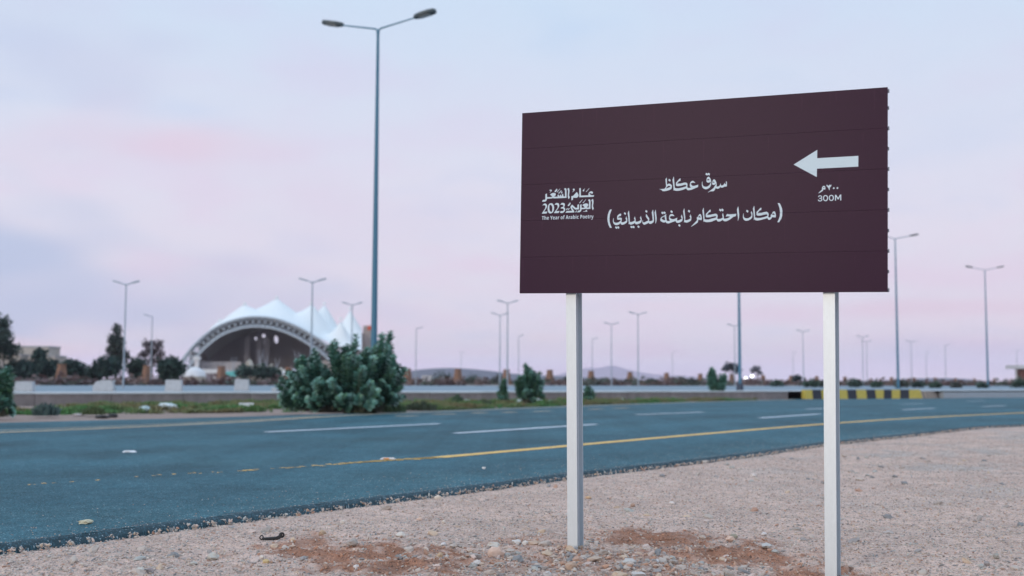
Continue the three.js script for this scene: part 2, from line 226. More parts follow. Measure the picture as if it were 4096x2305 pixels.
  for (const [x0, x1, y] of [[995, 1050, 1046.6], [1087, 1145, 1042], [1187, 1224, 1039], [1265, 1296, 1037.6], [1340, 1385, 1035], [1484, 1515, 1029.5], [1545, 1580, 1027]]) part(road, 'yellow_bar', ribbon([[x0, y + 0.5], [x1, y - 0.5]], 0.3), paleYellow);
  // what is left of the worn part of the near line: chips of paint
  const chips = [], rc = seeded(91), worn = curve([[-60, 1230], [0, 1225], [350, 1199], [600, 1185], [800, 1171], [975, 1158], [1100, 1151]].map(([x, y]) => onLevel(x, y, MY)), 700);
  worn.forEach((a, i) => { const keep = 0.02 + 0.75 * (i / 700) ** 7; for (let k = 0; k < 4; k++) if (rc() < keep * (0.4 + 0.9 * Math.max(0, n2(a.x * 1.5, a.z * 1.5) + 0.5))) { const m = 3 + Math.floor(rc() * 3), sh = new THREE.Shape(), r = 0.012 + 0.035 * rc() * (0.4 + i / 700), ox = a.x + (rc() - 0.5) * 0.16, oz = a.z + (rc() - 0.5) * 0.1; for (let t = 0; t < m + 1; t++) { const an = t / (m + 1) * 6.283, rr = r * (0.6 + 0.8 * rc()); t ? sh.lineTo(Math.cos(an) * rr * 1.6, Math.sin(an) * rr) : sh.moveTo(rr * 1.6, 0); } chips.push(new THREE.ShapeGeometry(sh).rotateX(-Math.PI / 2).rotateY(rc() * 3).translate(ox, MY, oz)); } });
  const ch = part(road, 'paint_chips', uvXZ(merged(chips), 1.2), yellow); ch.userData.kind = 'stuff';
}

// ---- low retaining wall along the verge
{
  const conc = tex(mottled([0.215, 0.195, 0.195], 0.4, 51, 256, [3, 9, 40]), 0.92), cap = tex(mottled([0.46, 0.5, 0.52], 0.2, 52), 0.85);
  const w = thing('retaining_wall', 'low grey concrete retaining wall with pale coping along the grass verge', 'wall', onWall(0, 0, 0), 0);
  const turn = Math.atan2(-wallDir.z, wallDir.x); w.rotation.y = turn;
  const L = 2.9; let s = -22, k = 0;
  while (s < 37.6) { const g = box(L - 0.02, 0.72, 0.22, s + L / 2, 0.11 + 0.006 * Math.sin(k * 2.3), 0.11 - 0.11); const u = g.attributes.uv; for (let i = 0; i < u.count; i++) u.setXY(i, u.getX(i) + k * 0.37, u.getY(i) * 0.3); part(w, 'wall_panel', g, conc); part(w, 'coping', box(L - 0.012, 0.06, 0.3, s + L / 2, 0.502 + 0.006 * Math.sin(k * 2.3), 0), cap); s += L; k++; }
}

// ================================================================ the direction sign
{
  const W = 2.425, H = 1.25, C = V(1.1665, EYE + 1.1878, -7.545), turn = new THREE.Quaternion().setFromEuler(new THREE.Euler(0.02318, -0.41722, -0.02261, 'YXZ')), back = turn.clone().invert();
  const foot = V((postL.x + postR.x) / 2, 0, (postL.z + postR.z) / 2);
  const sign = thing('direction_sign', 'large dark maroon direction sign with white lettering and arrow on two steel posts', 'road sign', foot);
  const normal = V(0, 0, 1).applyQuaternion(turn);
  const onPanel = (px, py, off = 0) => { const d = dirOf(px, py), eye = V(0, EYE, 0), t = C.clone().addScaledVector(normal, off).sub(eye).dot(normal) / d.dot(normal); return eye.addScaledVector(d, t); };
  const local = (px, py) => onPanel(px, py).sub(C).applyQuaternion(back);

  // the print: outlines measured in close-ups of the photograph, [left, top, scale] of each close-up
  const cv = document.createElement('canvas'); cv.width = 2048; cv.height = 1056; const g = cv.getContext('2d');
  const base = [0.0285, 0.0075, 0.0265].map((c) => Math.round(toS(c) * 255)); g.fillStyle = `rgb(${base})`; g.fillRect(0, 0, 2048, 1056);
  const rb = seeded(8); for (let i = 0; i < 900; i++) { const k = rb() < 0.5 ? 0.92 : 1.07; g.fillStyle = `rgba(${base.map((c) => Math.round(c * k))},0.25)`; g.fillRect(rb() * 2048, rb() * 1056, 20 + rb() * 260, 1 + rb() * 3); }
  for (let i = 0; i < 2600; i++) { const x = rb() * 2048, y = rb() * 1056, w = 1 + rb() * 5; g.fillStyle = rb() < 0.55 ? 'rgba(150,120,115,0.05)' : 'rgba(0,0,0,0.08)'; g.fillRect(x, y, w, w * (0.5 + 2.5 * rb() ** 3)); }
  for (let i = 0; i < 26; i++) { const x = rb() * 2048, y = Math.floor(rb() * 5) * 211 + rb() * 20, L = 20 + rb() * 150; g.fillStyle = 'rgba(150,125,120,0.035)'; for (let k = 0; k < 5; k++) g.fillRect(x + (rb() - 0.5) * 7, y, 1 + rb() * 3, L * rb()); }
  const toCanvas = ([x, y]) => { const p = local(x, y); return [(p.x / W + 0.5) * 2048, (0.5 - p.y / H) * 1056]; };
  const crops = { a: [2620, 680, 8.587], b: [2420, 820, 10.733], c: [2620, 820, 10.733], d: [2850, 805, 8.883], e: [2160, 745, 11.2], f: [2160, 815, 11.2], h: [3140, 570, 5.576] };
  const ink = 'rgb(194,212,220)';
  // each glyph: closed outlines separated by ';' (inner ones are counters); a letter: switches the close-up
  const draw = (text) => { g.fillStyle = ink; for (const glyph of text.trim().split('\n')) { g.beginPath(); let crop = null; for (const ring of glyph.trim().split(';')) { let first = true; for (const w of ring.trim().split(/\s+/)) { if (/^[a-h]:$/.test(w)) { crop = crops[w[0]]; continue; } const [x, y] = w.split(',').map(Number), q = toCanvas([crop[0] + x / crop[2], crop[1] + y / crop[2]]); first ? g.moveTo(q[0], q[1]) : g.lineTo(q[0], q[1]); first = false; } g.closePath(); } g.fill('evenodd'); } };
  draw(`
a: 130,648 180,655 325,645 375,585 380,540 357,325 375,290 402,255 410,300 413,500 450,475 490,465 530,480 585,530 580,600 565,650 500,690 400,720 330,732 260,730 235,700 205,680 ; 375,637 420,575 455,545 500,550 540,580 470,605
a: 483,300 542,345 518,405 455,355
a: 600,335 638,230 650,235 665,420 680,610 650,690 640,712 630,708 637,660 630,580
a: 880,295 870,290 840,300 720,440 715,530 750,555 800,558 900,545 1000,515 1050,510 1080,540 1060,565 950,600 820,628 740,632 690,615 668,605 650,690 680,710 740,720 830,715 940,690 1075,635 1085,665 1120,695 1165,700 1260,680 1480,585 1487,500 1440,520 1340,548 1290,545 1235,490 1230,470 1270,445 1330,438 1385,447 1380,430 1320,375 1270,375 1215,420 1197,480 1195,560 1235,605 1180,615 1130,610 1112,590 1118,500 1105,450 1060,430 1000,432 880,465 760,468 765,455 830,385 875,377
a: 1622,395 1632,400 1635,500 1665,555 1720,575 1790,573 1870,520 1912,440 1912,400 1880,430 1830,440 1790,425 1768,390 1770,320 1795,255 1835,228 1870,240 1915,310 1935,400 1930,520 1880,610 1800,655 1740,668 1680,650 1630,600 1610,530 1612,430 ; 1788,352 1810,320 1840,312 1877,338 1840,355
a: 1755,95 1810,125 1830,95 1893,130 1872,195 1812,160 1800,198 1732,155
a: 1960,470 1980,370 2005,330 2030,315 2070,345 2110,420 2122,520 2115,560 2135,570 2170,568 2210,550 2240,500 2250,465 2262,467 2265,525 2300,535 2340,520 2375,480 2390,440 2400,445 2402,485 2430,480 2447,470 2432,425 2450,378 2460,390 2475,450 2470,565 2375,577 2345,600 2300,608 2262,600 2245,580 2230,610 2190,640 2140,650 2105,635 2090,618 2060,680 2020,725 1990,732 1900,737 1825,775 1815,768 1900,705 2010,620 2090,490 2090,470 2050,512 2010,515 1970,500 ; 1985,428 2005,397 2050,428 2020,437
b: 215,195 297,195 250,300 210,420 195,560 195,680 220,800 287,975 280,985 207,982 150,860 115,720 97,580 120,410 160,290
b: 365,555 375,560 372,690 395,740 450,765 510,765 590,740 660,680 680,640 640,637 545,635 515,605 520,500 540,450 610,390 660,370 690,375 697,400 680,480 645,475 600,495 560,545 640,540 710,555 727,590 715,650 705,720 720,740 770,742 840,720 915,665 880,590 880,570 905,510 925,485 930,530 957,600 955,700 930,765 850,820 760,855 710,850 680,825 660,785 600,840 510,870 430,860 370,810 340,730 337,670 345,610
b: 455,910 525,955 550,905 620,950 595,1030 530,985 505,1035 430,980
b: 830,308 905,355 880,435 805,375
b: 975,350 1017,245 1030,250 1045,380 1065,600 1060,720 1030,800 1015,838 1005,832 1020,760 1005,640
b: 1060,715 1080,730 1140,728 1210,705 1280,660 1240,580 1285,480 1290,520 1315,620 1312,710 1340,722 1400,718 1470,690 1535,645 1497,545 1543,470 1550,520 1575,600 1570,700 1545,760 1470,805 1380,835 1330,830 1300,810 1275,775 1230,810 1150,840 1090,845 1045,825 1028,800
b: 1110,888 1180,925 1205,885 1275,935 1250,1010 1185,965 1160,1010 1085,955
b: 1415,878 1485,925 1460,998 1383,940
b: 1615,650 1628,655 1630,730 1655,750 1700,745 1780,705 1865,660 1760,520 1750,490 1760,390 1775,395 1895,570 1900,600 1893,690 1920,698 1980,690 2040,665 2045,655 2020,420 2005,320 2055,200 2065,205 2080,320 2105,560 2105,690 2070,760 1990,805 1950,818 1900,805 1870,770 1780,820 1690,855 1650,840 1615,795 1603,730
b: 1755,213 1825,260 1800,340 1722,287
b: 2125,320 2170,203 2180,205 2195,350 2220,560 2210,690 2175,800 2160,795 2165,680 2150,520
c: 490,380 480,420 490,560 497,660 530,685 590,690 640,680 600,600 600,520 610,470 660,400 720,388 770,400 820,450 835,488 760,472 690,480 635,515 640,540 680,585 740,608 800,608 860,590 960,545 945,655 975,665 1040,650 1145,600 1150,585 1110,510 1112,490 1150,405 1160,440 1190,540 1185,640 1165,695 1090,745 1010,772 950,775 905,745 880,690 800,720 680,765 600,795 520,793 475,765 455,730 400,755 330,745 250,700 220,650 235,580 270,520 390,460 ; 405,495 410,515 440,650 380,650 310,615 283,575 300,550
c: 295,280 360,318 385,275 460,320 437,400 365,358 342,408 265,350
c: 685,225 765,275 738,355 657,300
c: 1025,815 1098,865 1072,945 993,890
c: 1205,275 1250,150 1262,155 1275,300 1300,520 1295,640 1260,750 1245,758 1245,720 1255,640 1235,480
c: 1295,635 1310,655 1380,650 1460,620 1525,575 1485,495 1530,390 1535,420 1565,510 1560,620 1545,675 1450,735 1370,762 1310,755 1258,730
c: 1440,205 1513,250 1485,335 1405,280
c: 1795,525 1830,525 1860,450 1920,388 1960,392 1990,450 2015,560 2003,655 1860,635 1850,720 1830,760 1720,840 1560,935 1547,925 1690,780 1815,640 1795,615 ; 1858,527 1880,492 1910,478 1940,500 1965,543
c: 2035,240 2080,120 2092,125 2105,280 2125,500 2125,605 2095,690 2080,735 2070,725 2080,640 2060,460
c: 2393,210 2380,200 2350,210 2180,390 2175,500 2200,530 2260,537 2350,530 2450,505 2550,485 d: 100,530 150,560 90,590 0,612 c: 2300,625 2180,628 2122,605 2095,690 2130,725 2220,742 2350,735 2480,705 d: 0,713 80,680 145,660 160,695 190,722 230,725 280,715 370,665 390,700 440,718 500,715 600,665 700,595 740,560 830,530 853,445 750,455 610,462 520,452 495,485 470,560 490,545 530,535 620,545 600,570 520,610 440,623 405,607 400,520 375,410 340,490 355,540 370,575 300,620 220,632 180,625 172,610 188,510 160,455 110,442 0,460 c: 2400,415 2300,425 2235,418 2310,330 2360,300 2385,312
d: 255,262 312,300 340,255 400,305 375,370 315,330 297,372 230,320
d: 868,295 910,185 920,195 935,310 950,480 945,580 910,700 897,695 905,600 885,440
d: 1105,425 1113,430 1110,540 1140,590 1200,610 1270,605 1350,560 1390,500 1360,410 1385,345 1395,370 1422,430 1417,570 1370,635 1280,685 1190,700 1120,670 1085,600 1080,540 1090,470
d: 1220,300 1283,345 1258,412 1192,362
d: 1435,265 1478,165 1487,172 1500,320 1515,500 1512,585 1490,640 1475,680 1467,670 1475,600 1455,400
d: 1742,238 1725,232 1700,240 1565,385 1562,480 1590,510 1640,517 1720,508 1830,480 1910,465 1940,475 1960,500 1930,530 1850,560 1720,590 1600,597 1510,578 1490,640 1520,675 1590,688 1700,675 1850,635 1955,600 1965,635 1990,660 2020,663 2060,655 2100,610 2120,570 2250,580 2260,500 2235,390 2205,358 2180,358 2140,385 2105,465 2075,475 2068,560 2030,580 2000,572 1985,555 2000,460 1980,405 1930,375 1870,380 1740,412 1610,418 1660,350 1700,320 1733,322 ; 2115,478 2145,442 2175,435 2220,485
d: 2315,68 2387,65 2430,140 2475,260 2487,360 2480,520 2450,620 2370,750 2303,748 2350,650 2390,540 2403,400 2385,260 2350,150
h: 193,493 723,162 720,350 1640,298 1638,540 716,585 712,773
h: 1090,995 1116,1020 1090,1045 1065,1020
h: 1172,990 1197,1015 1172,1042 1146,1018
h: 935,935 960,965 985,960 1005,935 1015,955 1038,935 1035,975 1015,995 1000,1010 998,1068 985,1060 970,1020 925,965
h: 830,1000 850,970 880,967 900,985 905,1025 900,1052 855,1048 850,1075 825,1095 742,1142 760,1115 830,1045 822,1030 ; 848,1010 868,993 888,1015
h: 735,1215 755,1187 785,1177 815,1187 832,1210 828,1235 815,1245 835,1265 835,1290 810,1312 780,1317 745,1305 732,1278 755,1274 765,1292 785,1298 808,1288 812,1270 795,1257 765,1258 765,1238 790,1238 808,1225 807,1207 787,1197 767,1202 758,1220
h: 905,1172 940,1182 962,1215 962,1265 940,1302 905,1312 872,1302 850,1268 850,1218 870,1184 ; 905,1194 885,1202 874,1222 874,1262 885,1282 905,1290 926,1280 938,1260 938,1220 926,1202
h: 1035,1167 1070,1177 1092,1210 1092,1260 1070,1297 1035,1307 1002,1297 980,1263 980,1213 1000,1179 ; 1035,1189 1015,1197 1004,1217 1004,1257 1015,1277 1035,1285 1056,1275 1068,1255 1068,1215 1056,1197
h: 1116,1300 1116,1167 1145,1166 1187,1238 1228,1162 1258,1160 1258,1293 1233,1294 1233,1206 1195,1270 1178,1271 1141,1210 1141,1299
f: 97,81 165,3 200,-10 260,-5 305,40 318,100 295,190 180,355 335,350 290,440 80,447 80,430 225,215 243,130 235,90 200,70 150,68
f: 500,-25 560,-10 610,60 632,170 620,290 575,390 500,435 440,438 390,415 350,350 337,240 345,130 380,40 430,-10 ; 460,50 500,60 540,130 550,220 540,320 520,370 480,360 440,320 420,240 415,150 430,55
f: 640,60 700,-20 740,-35 800,-30 845,0 862,70 850,150 800,230 725,330 880,325 830,420 620,425 625,405 780,190 790,120 775,70 740,50 690,45
f: 898,48 960,-30 1010,-42 1070,-30 1105,0 1115,60 1100,110 1068,160 1110,190 1130,240 1120,310 1085,370 1020,412 970,423 900,410 885,400 930,325 980,335 1030,325 1060,300 1060,260 1030,225 980,212 920,222 945,170 985,145 1035,140 1045,100 1030,65 990,45 940,45
e: 2427,400 2405,470 2350,478 1757,497 1755,130 1745,110 1805,72 1820,85 1830,120 1832,420 2170,408 2160,370 2180,300 2220,250 2285,225 2340,235 2375,275 2365,320 2330,347 2310,330 2260,310 2205,318 2230,350 2270,390 2330,405
e: 2200,85 2215,90 2200,120 2080,255 2050,265 2055,245
e: 2018,90 2010,115 1975,160 1965,180 1990,185 1985,205 1950,238 1920,225 1912,195 1930,160
e: 1400,450 1480,430 1630,270 1650,262 1700,330 1730,400 1715,460 1660,515 1620,525 1480,515 1478,605 1405,640
e: 1455,160 1500,98 1540,115 1557,160 1540,200 1460,268 1440,265 1495,205 1500,190
e: 1218,128 1275,75 1300,90 1320,180 1315,260 1300,390 1310,450 1337,490 1285,582 1255,540 1240,460 1245,330 1255,230 1240,150
e: 1068,125 1130,80 1170,100 1187,150 1187,525 620,548 570,530 530,548 312,563 305,610 270,670 220,693 82,695 130,612 215,605 235,570 235,362 310,325 315,490 540,483 510,430 440,375 500,330 570,298 650,300 700,330 707,365 690,420 640,455 660,470 790,465 780,400 820,365 840,410 900,468 880,410 920,370 935,405 980,458 975,375 1025,325 1040,380 1055,458 1115,455 1118,200 1105,160
e: 870,240 893,265 845,350 818,310
e: 940,178 972,205 920,290 893,245
e: 985,235 1010,260 962,345 933,300
e: 740,95 775,150 770,190 700,265 660,270 650,250 665,180 690,195 700,140 725,155
e: 895,100 905,110 780,275 740,282 745,265
e: 405,190 450,155 510,158 532,185 520,215 430,298 422,290 480,215 460,200
e: 2293,630 2355,568 2385,600 2397,690 2390,760 2375,860 2380,930 2410,990 2365,1080 2335,1030 2318,950 2320,830 2330,740 2315,660
e: 2140,625 2205,580 2245,600 2263,660 2258,1018 2110,1025 2040,1010 1980,1028 1860,1032 1855,1075 1830,1130 1770,1165 1658,1175 1700,1095 1770,1085 1790,1050 1790,840 1860,800 1862,965 1995,960 1970,910 1890,850 1950,800 2040,770 2110,775 2160,810 2165,845 2140,900 2095,935 2120,955 2185,952 2195,700 2180,660
e: 1895,592 1912,600 1790,755 1745,765 1755,745
e: 2050,585 2065,592 1945,750 1897,760 1910,740
e: 1745,803 1745,1040 1570,1047 1440,940 1435,965 1460,1010 1535,1120 1535,1178 1135,1190 1190,1110 1440,1100 1375,1000 1360,950 1375,890 1440,825 1595,970 1672,965 1672,840
e: 1335,715 1368,765 1360,810 1290,890 1255,895 1240,880 1255,815 1280,825 1290,770 1315,780
e: 1215,975 1245,1005 1195,1085 1168,1045
e: 1298,970 1325,1000 1275,1080 1250,1040
e: 1630,1075 1655,1105 1605,1190 1580,1150
e: 2060,1060 2100,1050 2110,1070 2085,1085 2095,1105 2125,1110 2110,1140 1925,1142 1940,1120 2045,1112 2035,1085`);
  { // the line in Latin letters
    const p0 = toCanvas([2160 + 75 / 11.2, 815 + 724 / 11.2]), p1 = toCanvas([2160 + 2395 / 11.2, 815 + 656 / 11.2]), cap = toCanvas([2160 + 130 / 11.2, 815 + 560 / 11.2]);
    g.save(); g.translate(p0[0], p0[1]); g.rotate(Math.atan2(p1[1] - p0[1], p1[0] - p0[0])); g.font = 'bold 100px sans-serif'; const w = g.measureText('The Year of Arabic Poetry').width, sy = (p0[1] - cap[1]) / 71; g.scale(Math.hypot(p1[0] - p0[0], p1[1] - p0[1]) / w, sy); g.fillStyle = ink; g.fillText('The Year of Arabic Poetry', 0, 0); g.restore();
  }
  const print = new THREE.CanvasTexture(cv); print.colorSpace = THREE.SRGBColorSpace; print.anisotropy = 8;
  const film = new THREE.MeshPhysicalMaterial({ map: print, roughness: 0.38, specularIntensity: 0.2 });

  const zinc = tex((() => { const t = mottled([0.54, 0.60, 0.64], 0.07, 71, 256, [10, 24, 60]); t.repeat.set(5, 2.2); return t; })(), 0.46, { metalness: 0.45 }), edgeZinc = mat([0.2, 0.22, 0.27], 0.5, { metalness: 0.5 });
  const frame = new THREE.Group(); frame.name = 'panel'; frame.position.copy(C).sub(foot); frame.quaternion.copy(turn); sign.add(frame);
  const tilts = [0.0012, -0.001, 0.0008, -0.0012, 0.0065];
  for (let i = 0; i < 5; i++) {
    const h = H / 5, y = H / 2 - h * (i + 0.5), q = new THREE.ExtrudeGeometry(new THREE.Shape([[-W / 2 + 0.0006, -h / 2 + 0.0007], [W / 2 - 0.0006, -h / 2 + 0.0007], [W / 2 - 0.0006, h / 2 - 0.0007], [-W / 2 + 0.0006, h / 2 - 0.0007]].map(([a, b]) => new THREE.Vector2(a, b))), { depth: 0.022, bevelThickness: 0.0005, bevelSize: 0.0004, bevelSegments: 1 }).translate(0, 0, -0.024);
    const p = q.attributes.position, u = q.attributes.uv; for (let k = 0; k < p.count; k++) u.setXY(k, p.getX(k) / W + 0.5, (p.getY(k) + y) / H + 0.5);
    const m = part(frame, 'plank', q, film); m.position.y = y; m.rotation.x = tilts[i];
  }
  const clip = merged([box(0.022, 0.026, 0.003, 0.008, -0.004, -0.012), box(0.003, 0.034, 0.02, 0.018, 0, -0.02), box(0.014, 0.004, 0.02, 0.01, -0.016, -0.02), bar(V(0.012, -0.01, -0.02), V(0.012, 0.02, -0.02), 0.004)]);
  for (let k = 0; k <= 10; k++) { const m = part(frame, 'clip', clip, edgeZinc); m.position.set(W / 2 - 0.004, clamp(H / 2 - k * H / 10 - (k ? 0 : 0.02), -H / 2 + 0.012, H), -0.012); if (k % 2) m.scale.set(0.55, -0.55, 0.6); else m.scale.setScalar(0.62); }
  for (const y of [0.45, 0, -0.45]) part(frame, 'rear_rail', merged([box(W - 0.1, 0.05, 0.004, 0, y, -0.036), box(W - 0.1, 0.004, 0.026, 0, y + 0.026, -0.037)]), zinc);
  // I-section posts
  const w2 = 0.0365, d = 0.105, tf = 0.007, tw = 0.0028, prof = [[-w2, 0], [w2, 0], [w2, -tf], [0.010, -tf], [tw, -0.013], [tw, -d + 0.013], [0.007, -d + 0.0095], [0.010, -d + tf], [w2, -d + tf], [w2, -d], [-w2, -d], [-w2, -d + tf], [-tw, -d + 0.013], [-tw, -0.013], [-w2, -tf]];
  for (const [top, bot, yaw] of [[[2283.8, 1177], [2289.9, 2189], -0.47], [[3316, 1172], [3324, 2305], -0.5]]) {
    const a = onPanel(...bot, -0.05), b = onPanel(...top, -0.05), up = b.clone().sub(a).normalize(), lo = a.clone().addScaledVector(up, (-0.35 - a.y) / up.y), hi = a.clone().addScaledVector(up, (C.y + H / 2 - 0.06 - a.y) / up.y);
    const q = toCreasedNormals(new THREE.ExtrudeGeometry(new THREE.Shape(prof.map(([x, z]) => new THREE.Vector2(x, -z))), { depth: lo.distanceTo(hi), bevelEnabled: false }).rotateX(-Math.PI / 2), 0.4);
    // extruded along y; front flange towards +z
    const s = part(sign, 'post', q, zinc); s.position.copy(lo).sub(foot);
    s.quaternion.setFromUnitVectors(V(0, 1, 0), up).multiply(new THREE.Quaternion().setFromAxisAngle(V(0, 1, 0), yaw));
  }
}

// ================================================================ things along and beyond the road
const steel = mat([0.05, 0.17, 0.26], 0.55, { metalness: 0.1 }), paleSteel = mat([0.30, 0.36, 0.42], 0.55, { metalness: 0.2 }), darkHead = mat([0.05, 0.075, 0.085], 0.5), lensMat = mat([0.2, 0.24, 0.26], 0.25);

// ---- painted concrete kerb at the end of the wall, then bare kerb
{
  const yel = tex(mottled([0.52, 0.425, 0.085], 0.4, 81), 0.7), blk = tex(mottled([0.025, 0.03, 0.045], 0.4, 82), 0.75), bare = tex(mottled([0.34, 0.38, 0.42], 0.25, 83), 0.85), tan = tex(mottled([0.40, 0.33, 0.26], 0.3, 84), 0.85), dark = tex(mottled([0.2, 0.18, 0.17], 0.3, 85), 0.85);
  const D = (x) => { const a = onWall(36, 0, 0), d = dirOf(x * K, 990 * K), t = ((a.x) * wallOut.x + (a.z) * wallOut.z) / (d.x * wallOut.x + d.z * wallOut.z); return V(d.x * t, 0.06, d.z * t); };
  const xs = [2022, 2040, 2063, 2082, 2106, 2128, 2151, 2176, 2199, 2218, 2238, 2259, 2282, 2316];       // joints seen between the blocks
  const p0 = D(2022), kerb = thing('striped_kerb', 'raised concrete kerb painted in yellow and black blocks at the junction', 'kerb', p0, Math.atan2(-wallDir.z, wallDir.x));
  const along = (x) => D(x).sub(p0).dot(wallDir);
  for (let i = 0; i < xs.length - 1; i++) {
    const a = along(xs[i]), b = along(xs[i + 1]), h = 0.56, lean = i > 8 ? 0.10 : 0, lean2 = i > 7 ? (i === 12 ? -0.14 : 0.10) : 0;
    const q = box(b - a - 0.012, h, 0.34, (a + b) / 2, h / 2 - 0.03, 0), p = q.attributes.position;
    for (let k = 0; k < p.count; k++) { const top = p.getY(k) > 0.1; if (p.getX(k) < (a + b) / 2) p.setX(k, p.getX(k) + (top ? lean : 0)); else p.setX(k, p.getX(k) + (top ? lean2 : 0)); if (top && p.getZ(k) > 0) p.setZ(k, p.getZ(k) - 0.07); }
    q.computeVertexNormals(); part(kerb, 'kerb_block', q, i % 2 ? (i === 0 ? blk : blk) : (i === 0 ? blk : yel)).material = i % 2 === 0 ? (i ? yel : yel) : blk;
  }
  const e0 = along(2317), e1 = along(2372), m = 11;                                                          // striped rounded nose
  for (let i = 0; i < m; i++) { const a = mix(e0, e1, i / m), b = mix(e0, e1, (i + 1) / m), q = box(b - a - 0.01, 0.46, 0.3, (a + b) / 2, 0.2, -0.06 - 0.5 * (i / m) ** 2), p = q.attributes.position; for (let k = 0; k < p.count; k++) if (p.getY(k) > 0.1) { p.setX(k, p.getX(k) - 0.16); if (p.getZ(k) > -0.06 - 0.5 * (i / m) ** 2) p.setZ(k, p.getZ(k) - 0.06); } q.computeVertexNormals(); part(kerb, 'nose_stripe', q, i % 2 ? dark : tan); }
  const bk = thing('concrete_kerb', 'bare pale grey concrete kerb running on from the striped kerb', 'kerb', p0.clone().addScaledVector(wallDir, e1 + 0.1), Math.atan2(-wallDir.z, wallDir.x) - 0.06);
  for (let i = 0; i < 9; i++) part(bk, 'kerb_stone', box(1.98, 0.4, 0.4, 1 + i * 2, 0.16, -0.2), bare);
}

// ---- tall street lamps with two raised arms
function tallLamp(label, p, turn, baseBox) {
  const t = thing('street_lamp', label, 'street lamp', p, turn, 'tall twin-arm street lamps'), H = 12;
  part(t, 'pole', new THREE.LatheGeometry([[0.0, 0], [0.105, 0], [0.1, 1.2], [0.088, 4], [0.066, 8], [0.044, H - 0.25], [0.05, H - 0.24], [0.05, H - 0.12], [0.02, H - 0.1], [0, H - 0.1]].map(([a, b]) => new THREE.Vector2(a, b)), 16), steel);
  part(t, 'base_plate', merged([box(0.4, 0.03, 0.4, 0, 0.015, 0), ...[[1, 1], [1, -1], [-1, 1], [-1, -1]].map(([a, b]) => bar(V(a * 0.15, 0.03, b * 0.15), V(a * 0.15, 0.09, b * 0.15), 0.015))]), steel);
  if (baseBox) part(t, 'base_sleeve', new THREE.CylinderGeometry(0.2, 0.26, 0.85, 12).translate(0, 0.42, 0), mat([0.045, 0.06, 0.09], 0.7));
  for (const s of [-1, 1]) {
    const a = V(0, H - 0.14, 0), b = V(s * 0.1, H - 0.07, 0), c = V(s * 1.28, H + 0.16, 0);
    const arm = part(t, 'arm', merged([bar(a, b, 0.03, 0.028), bar(b, c, 0.028, 0.022)]), steel);
    const prof = [[0, 0], [0.06, 0.075], [0.2, 0.13], [0.5, 0.145], [0.66, 0.11], [0.7, 0.05], [0.7, 0]], sh = new THREE.Shape(); prof.forEach(([x, z], i) => (i ? sh.lineTo(x, z) : sh.moveTo(x, z))); [...prof].reverse().forEach(([x, z]) => sh.lineTo(x, -z));
    const head = new THREE.ExtrudeGeometry(sh, { depth: 0.05, bevelThickness: 0.035, bevelSize: 0.03, bevelSegments: 3 }).rotateX(-Math.PI / 2); if (s < 0) head.rotateY(Math.PI);
    const tilt = Math.atan2(0.23, 1.18); const hd = part(t, 'lamp_head', head, darkHead); hd.position.copy(c).add(V(-s * 0.04, -0.01, 0)); hd.rotation.z = s * tilt;
    const l = part(hd, 'lens', box(0.36, 0.02, 0.2, s * 0.36, -0.045, 0), lensMat);
  }
  return t;
}
const place = (x, top, H, Y) => { const d = dirOf(x * K, top * K), D = (Y + H - EYE) * -d.z / d.y; const p = atDepth(x, top, D); p.y = footY(p); return p; };
const lampMain = place(951, 70, 13.1, 0); tallLamp('tall blue-grey street lamp rising out of the large leafy bush', V(lampMain.x, 0.05, lampMain.z), -0.33).scale.setScalar(13.1 / 12);
{ const p = onLevel(1862, 999, 0.1); tallLamp('tall street lamp with a dark base sleeve standing in the median behind the sign', V(p.x, 0.08, p.z), -0.25, true); }
{ const p = place(2252, 598, 12, 0.5); tallLamp('tall pale street lamp standing behind the yellow and black kerb', p, 0.12); const q = place(2478, 680, 12, 0.4); tallLamp('tall pale street lamp standing behind the bare grey kerb', q, 0); }

// ---- slender far lamps
function slimLamp(label, p, turn, heads, group) {
  const t = thing('slim_street_lamp', label, 'street lamp', p, turn, group), H = 6;
  part(t, 'pole', new THREE.CylinderGeometry(0.035, 0.06, H, 8).translate(0, H / 2, 0), paleSteel);
  for (const s of heads) { part(t, 'arm', bar(V(0, H - 0.08, 0), V(s * 0.36, H + 0.06, 0), 0.04, 0.03, 6), paleSteel); const h = part(t, 'lamp_head', box(0.42, 0.08, 0.18, 0, 0, 0), paleSteel); h.position.set(s * 0.54, H + 0.1, 0); h.rotation.z = s * 0.26; }
  return t;
}
slimLamp('slim double-headed lamp between the concrete blocks beside the tall thin tree', place(317, 714, 6, 0.5), 0, [-1, 1]);
slimLamp('slim double-headed lamp standing in front of the white tent', place(786, 708, 6, 0.5), 0, [-1, 1]);
slimLamp('slim double-headed lamp beside the two stone towers', place(886, 766, 6, 0.5), 0.1, [-1, 1]);
slimLamp('slim single-headed lamp behind the sparse brown tree', place(383, 796, 6, 0.5), 0.2, [-1]);
for (const [x, top, label] of [[1277, 765, 'taller lamp of the close double-headed pair behind the slender milkweed'], [1258, 795, 'shorter lamp of the close double-headed pair behind the slender milkweed'], [1605, 793, 'double-headed far lamp right of the blue mountain, seen under the sign'], [1538, 818, 'double-headed far lamp standing in front of the blue mountain'], [1848, 822, 'double-headed far lamp close beside the sleeved tall lamp'], [2020, 836, 'double-headed far lamp above the small round dark tree'], [2170, 850, 'taller of two faint double-headed lamps close together above the striped kerb'], [2180, 862, 'shorter of two faint double-headed lamps close together above the striped kerb'], [2292, 862, 'double-headed far lamp between the kerb lamp and the grey kerb']]) slimLamp(label, place(x, top, 6, 0.4), 0.15, [-1, 1], 'far double-headed lamps');
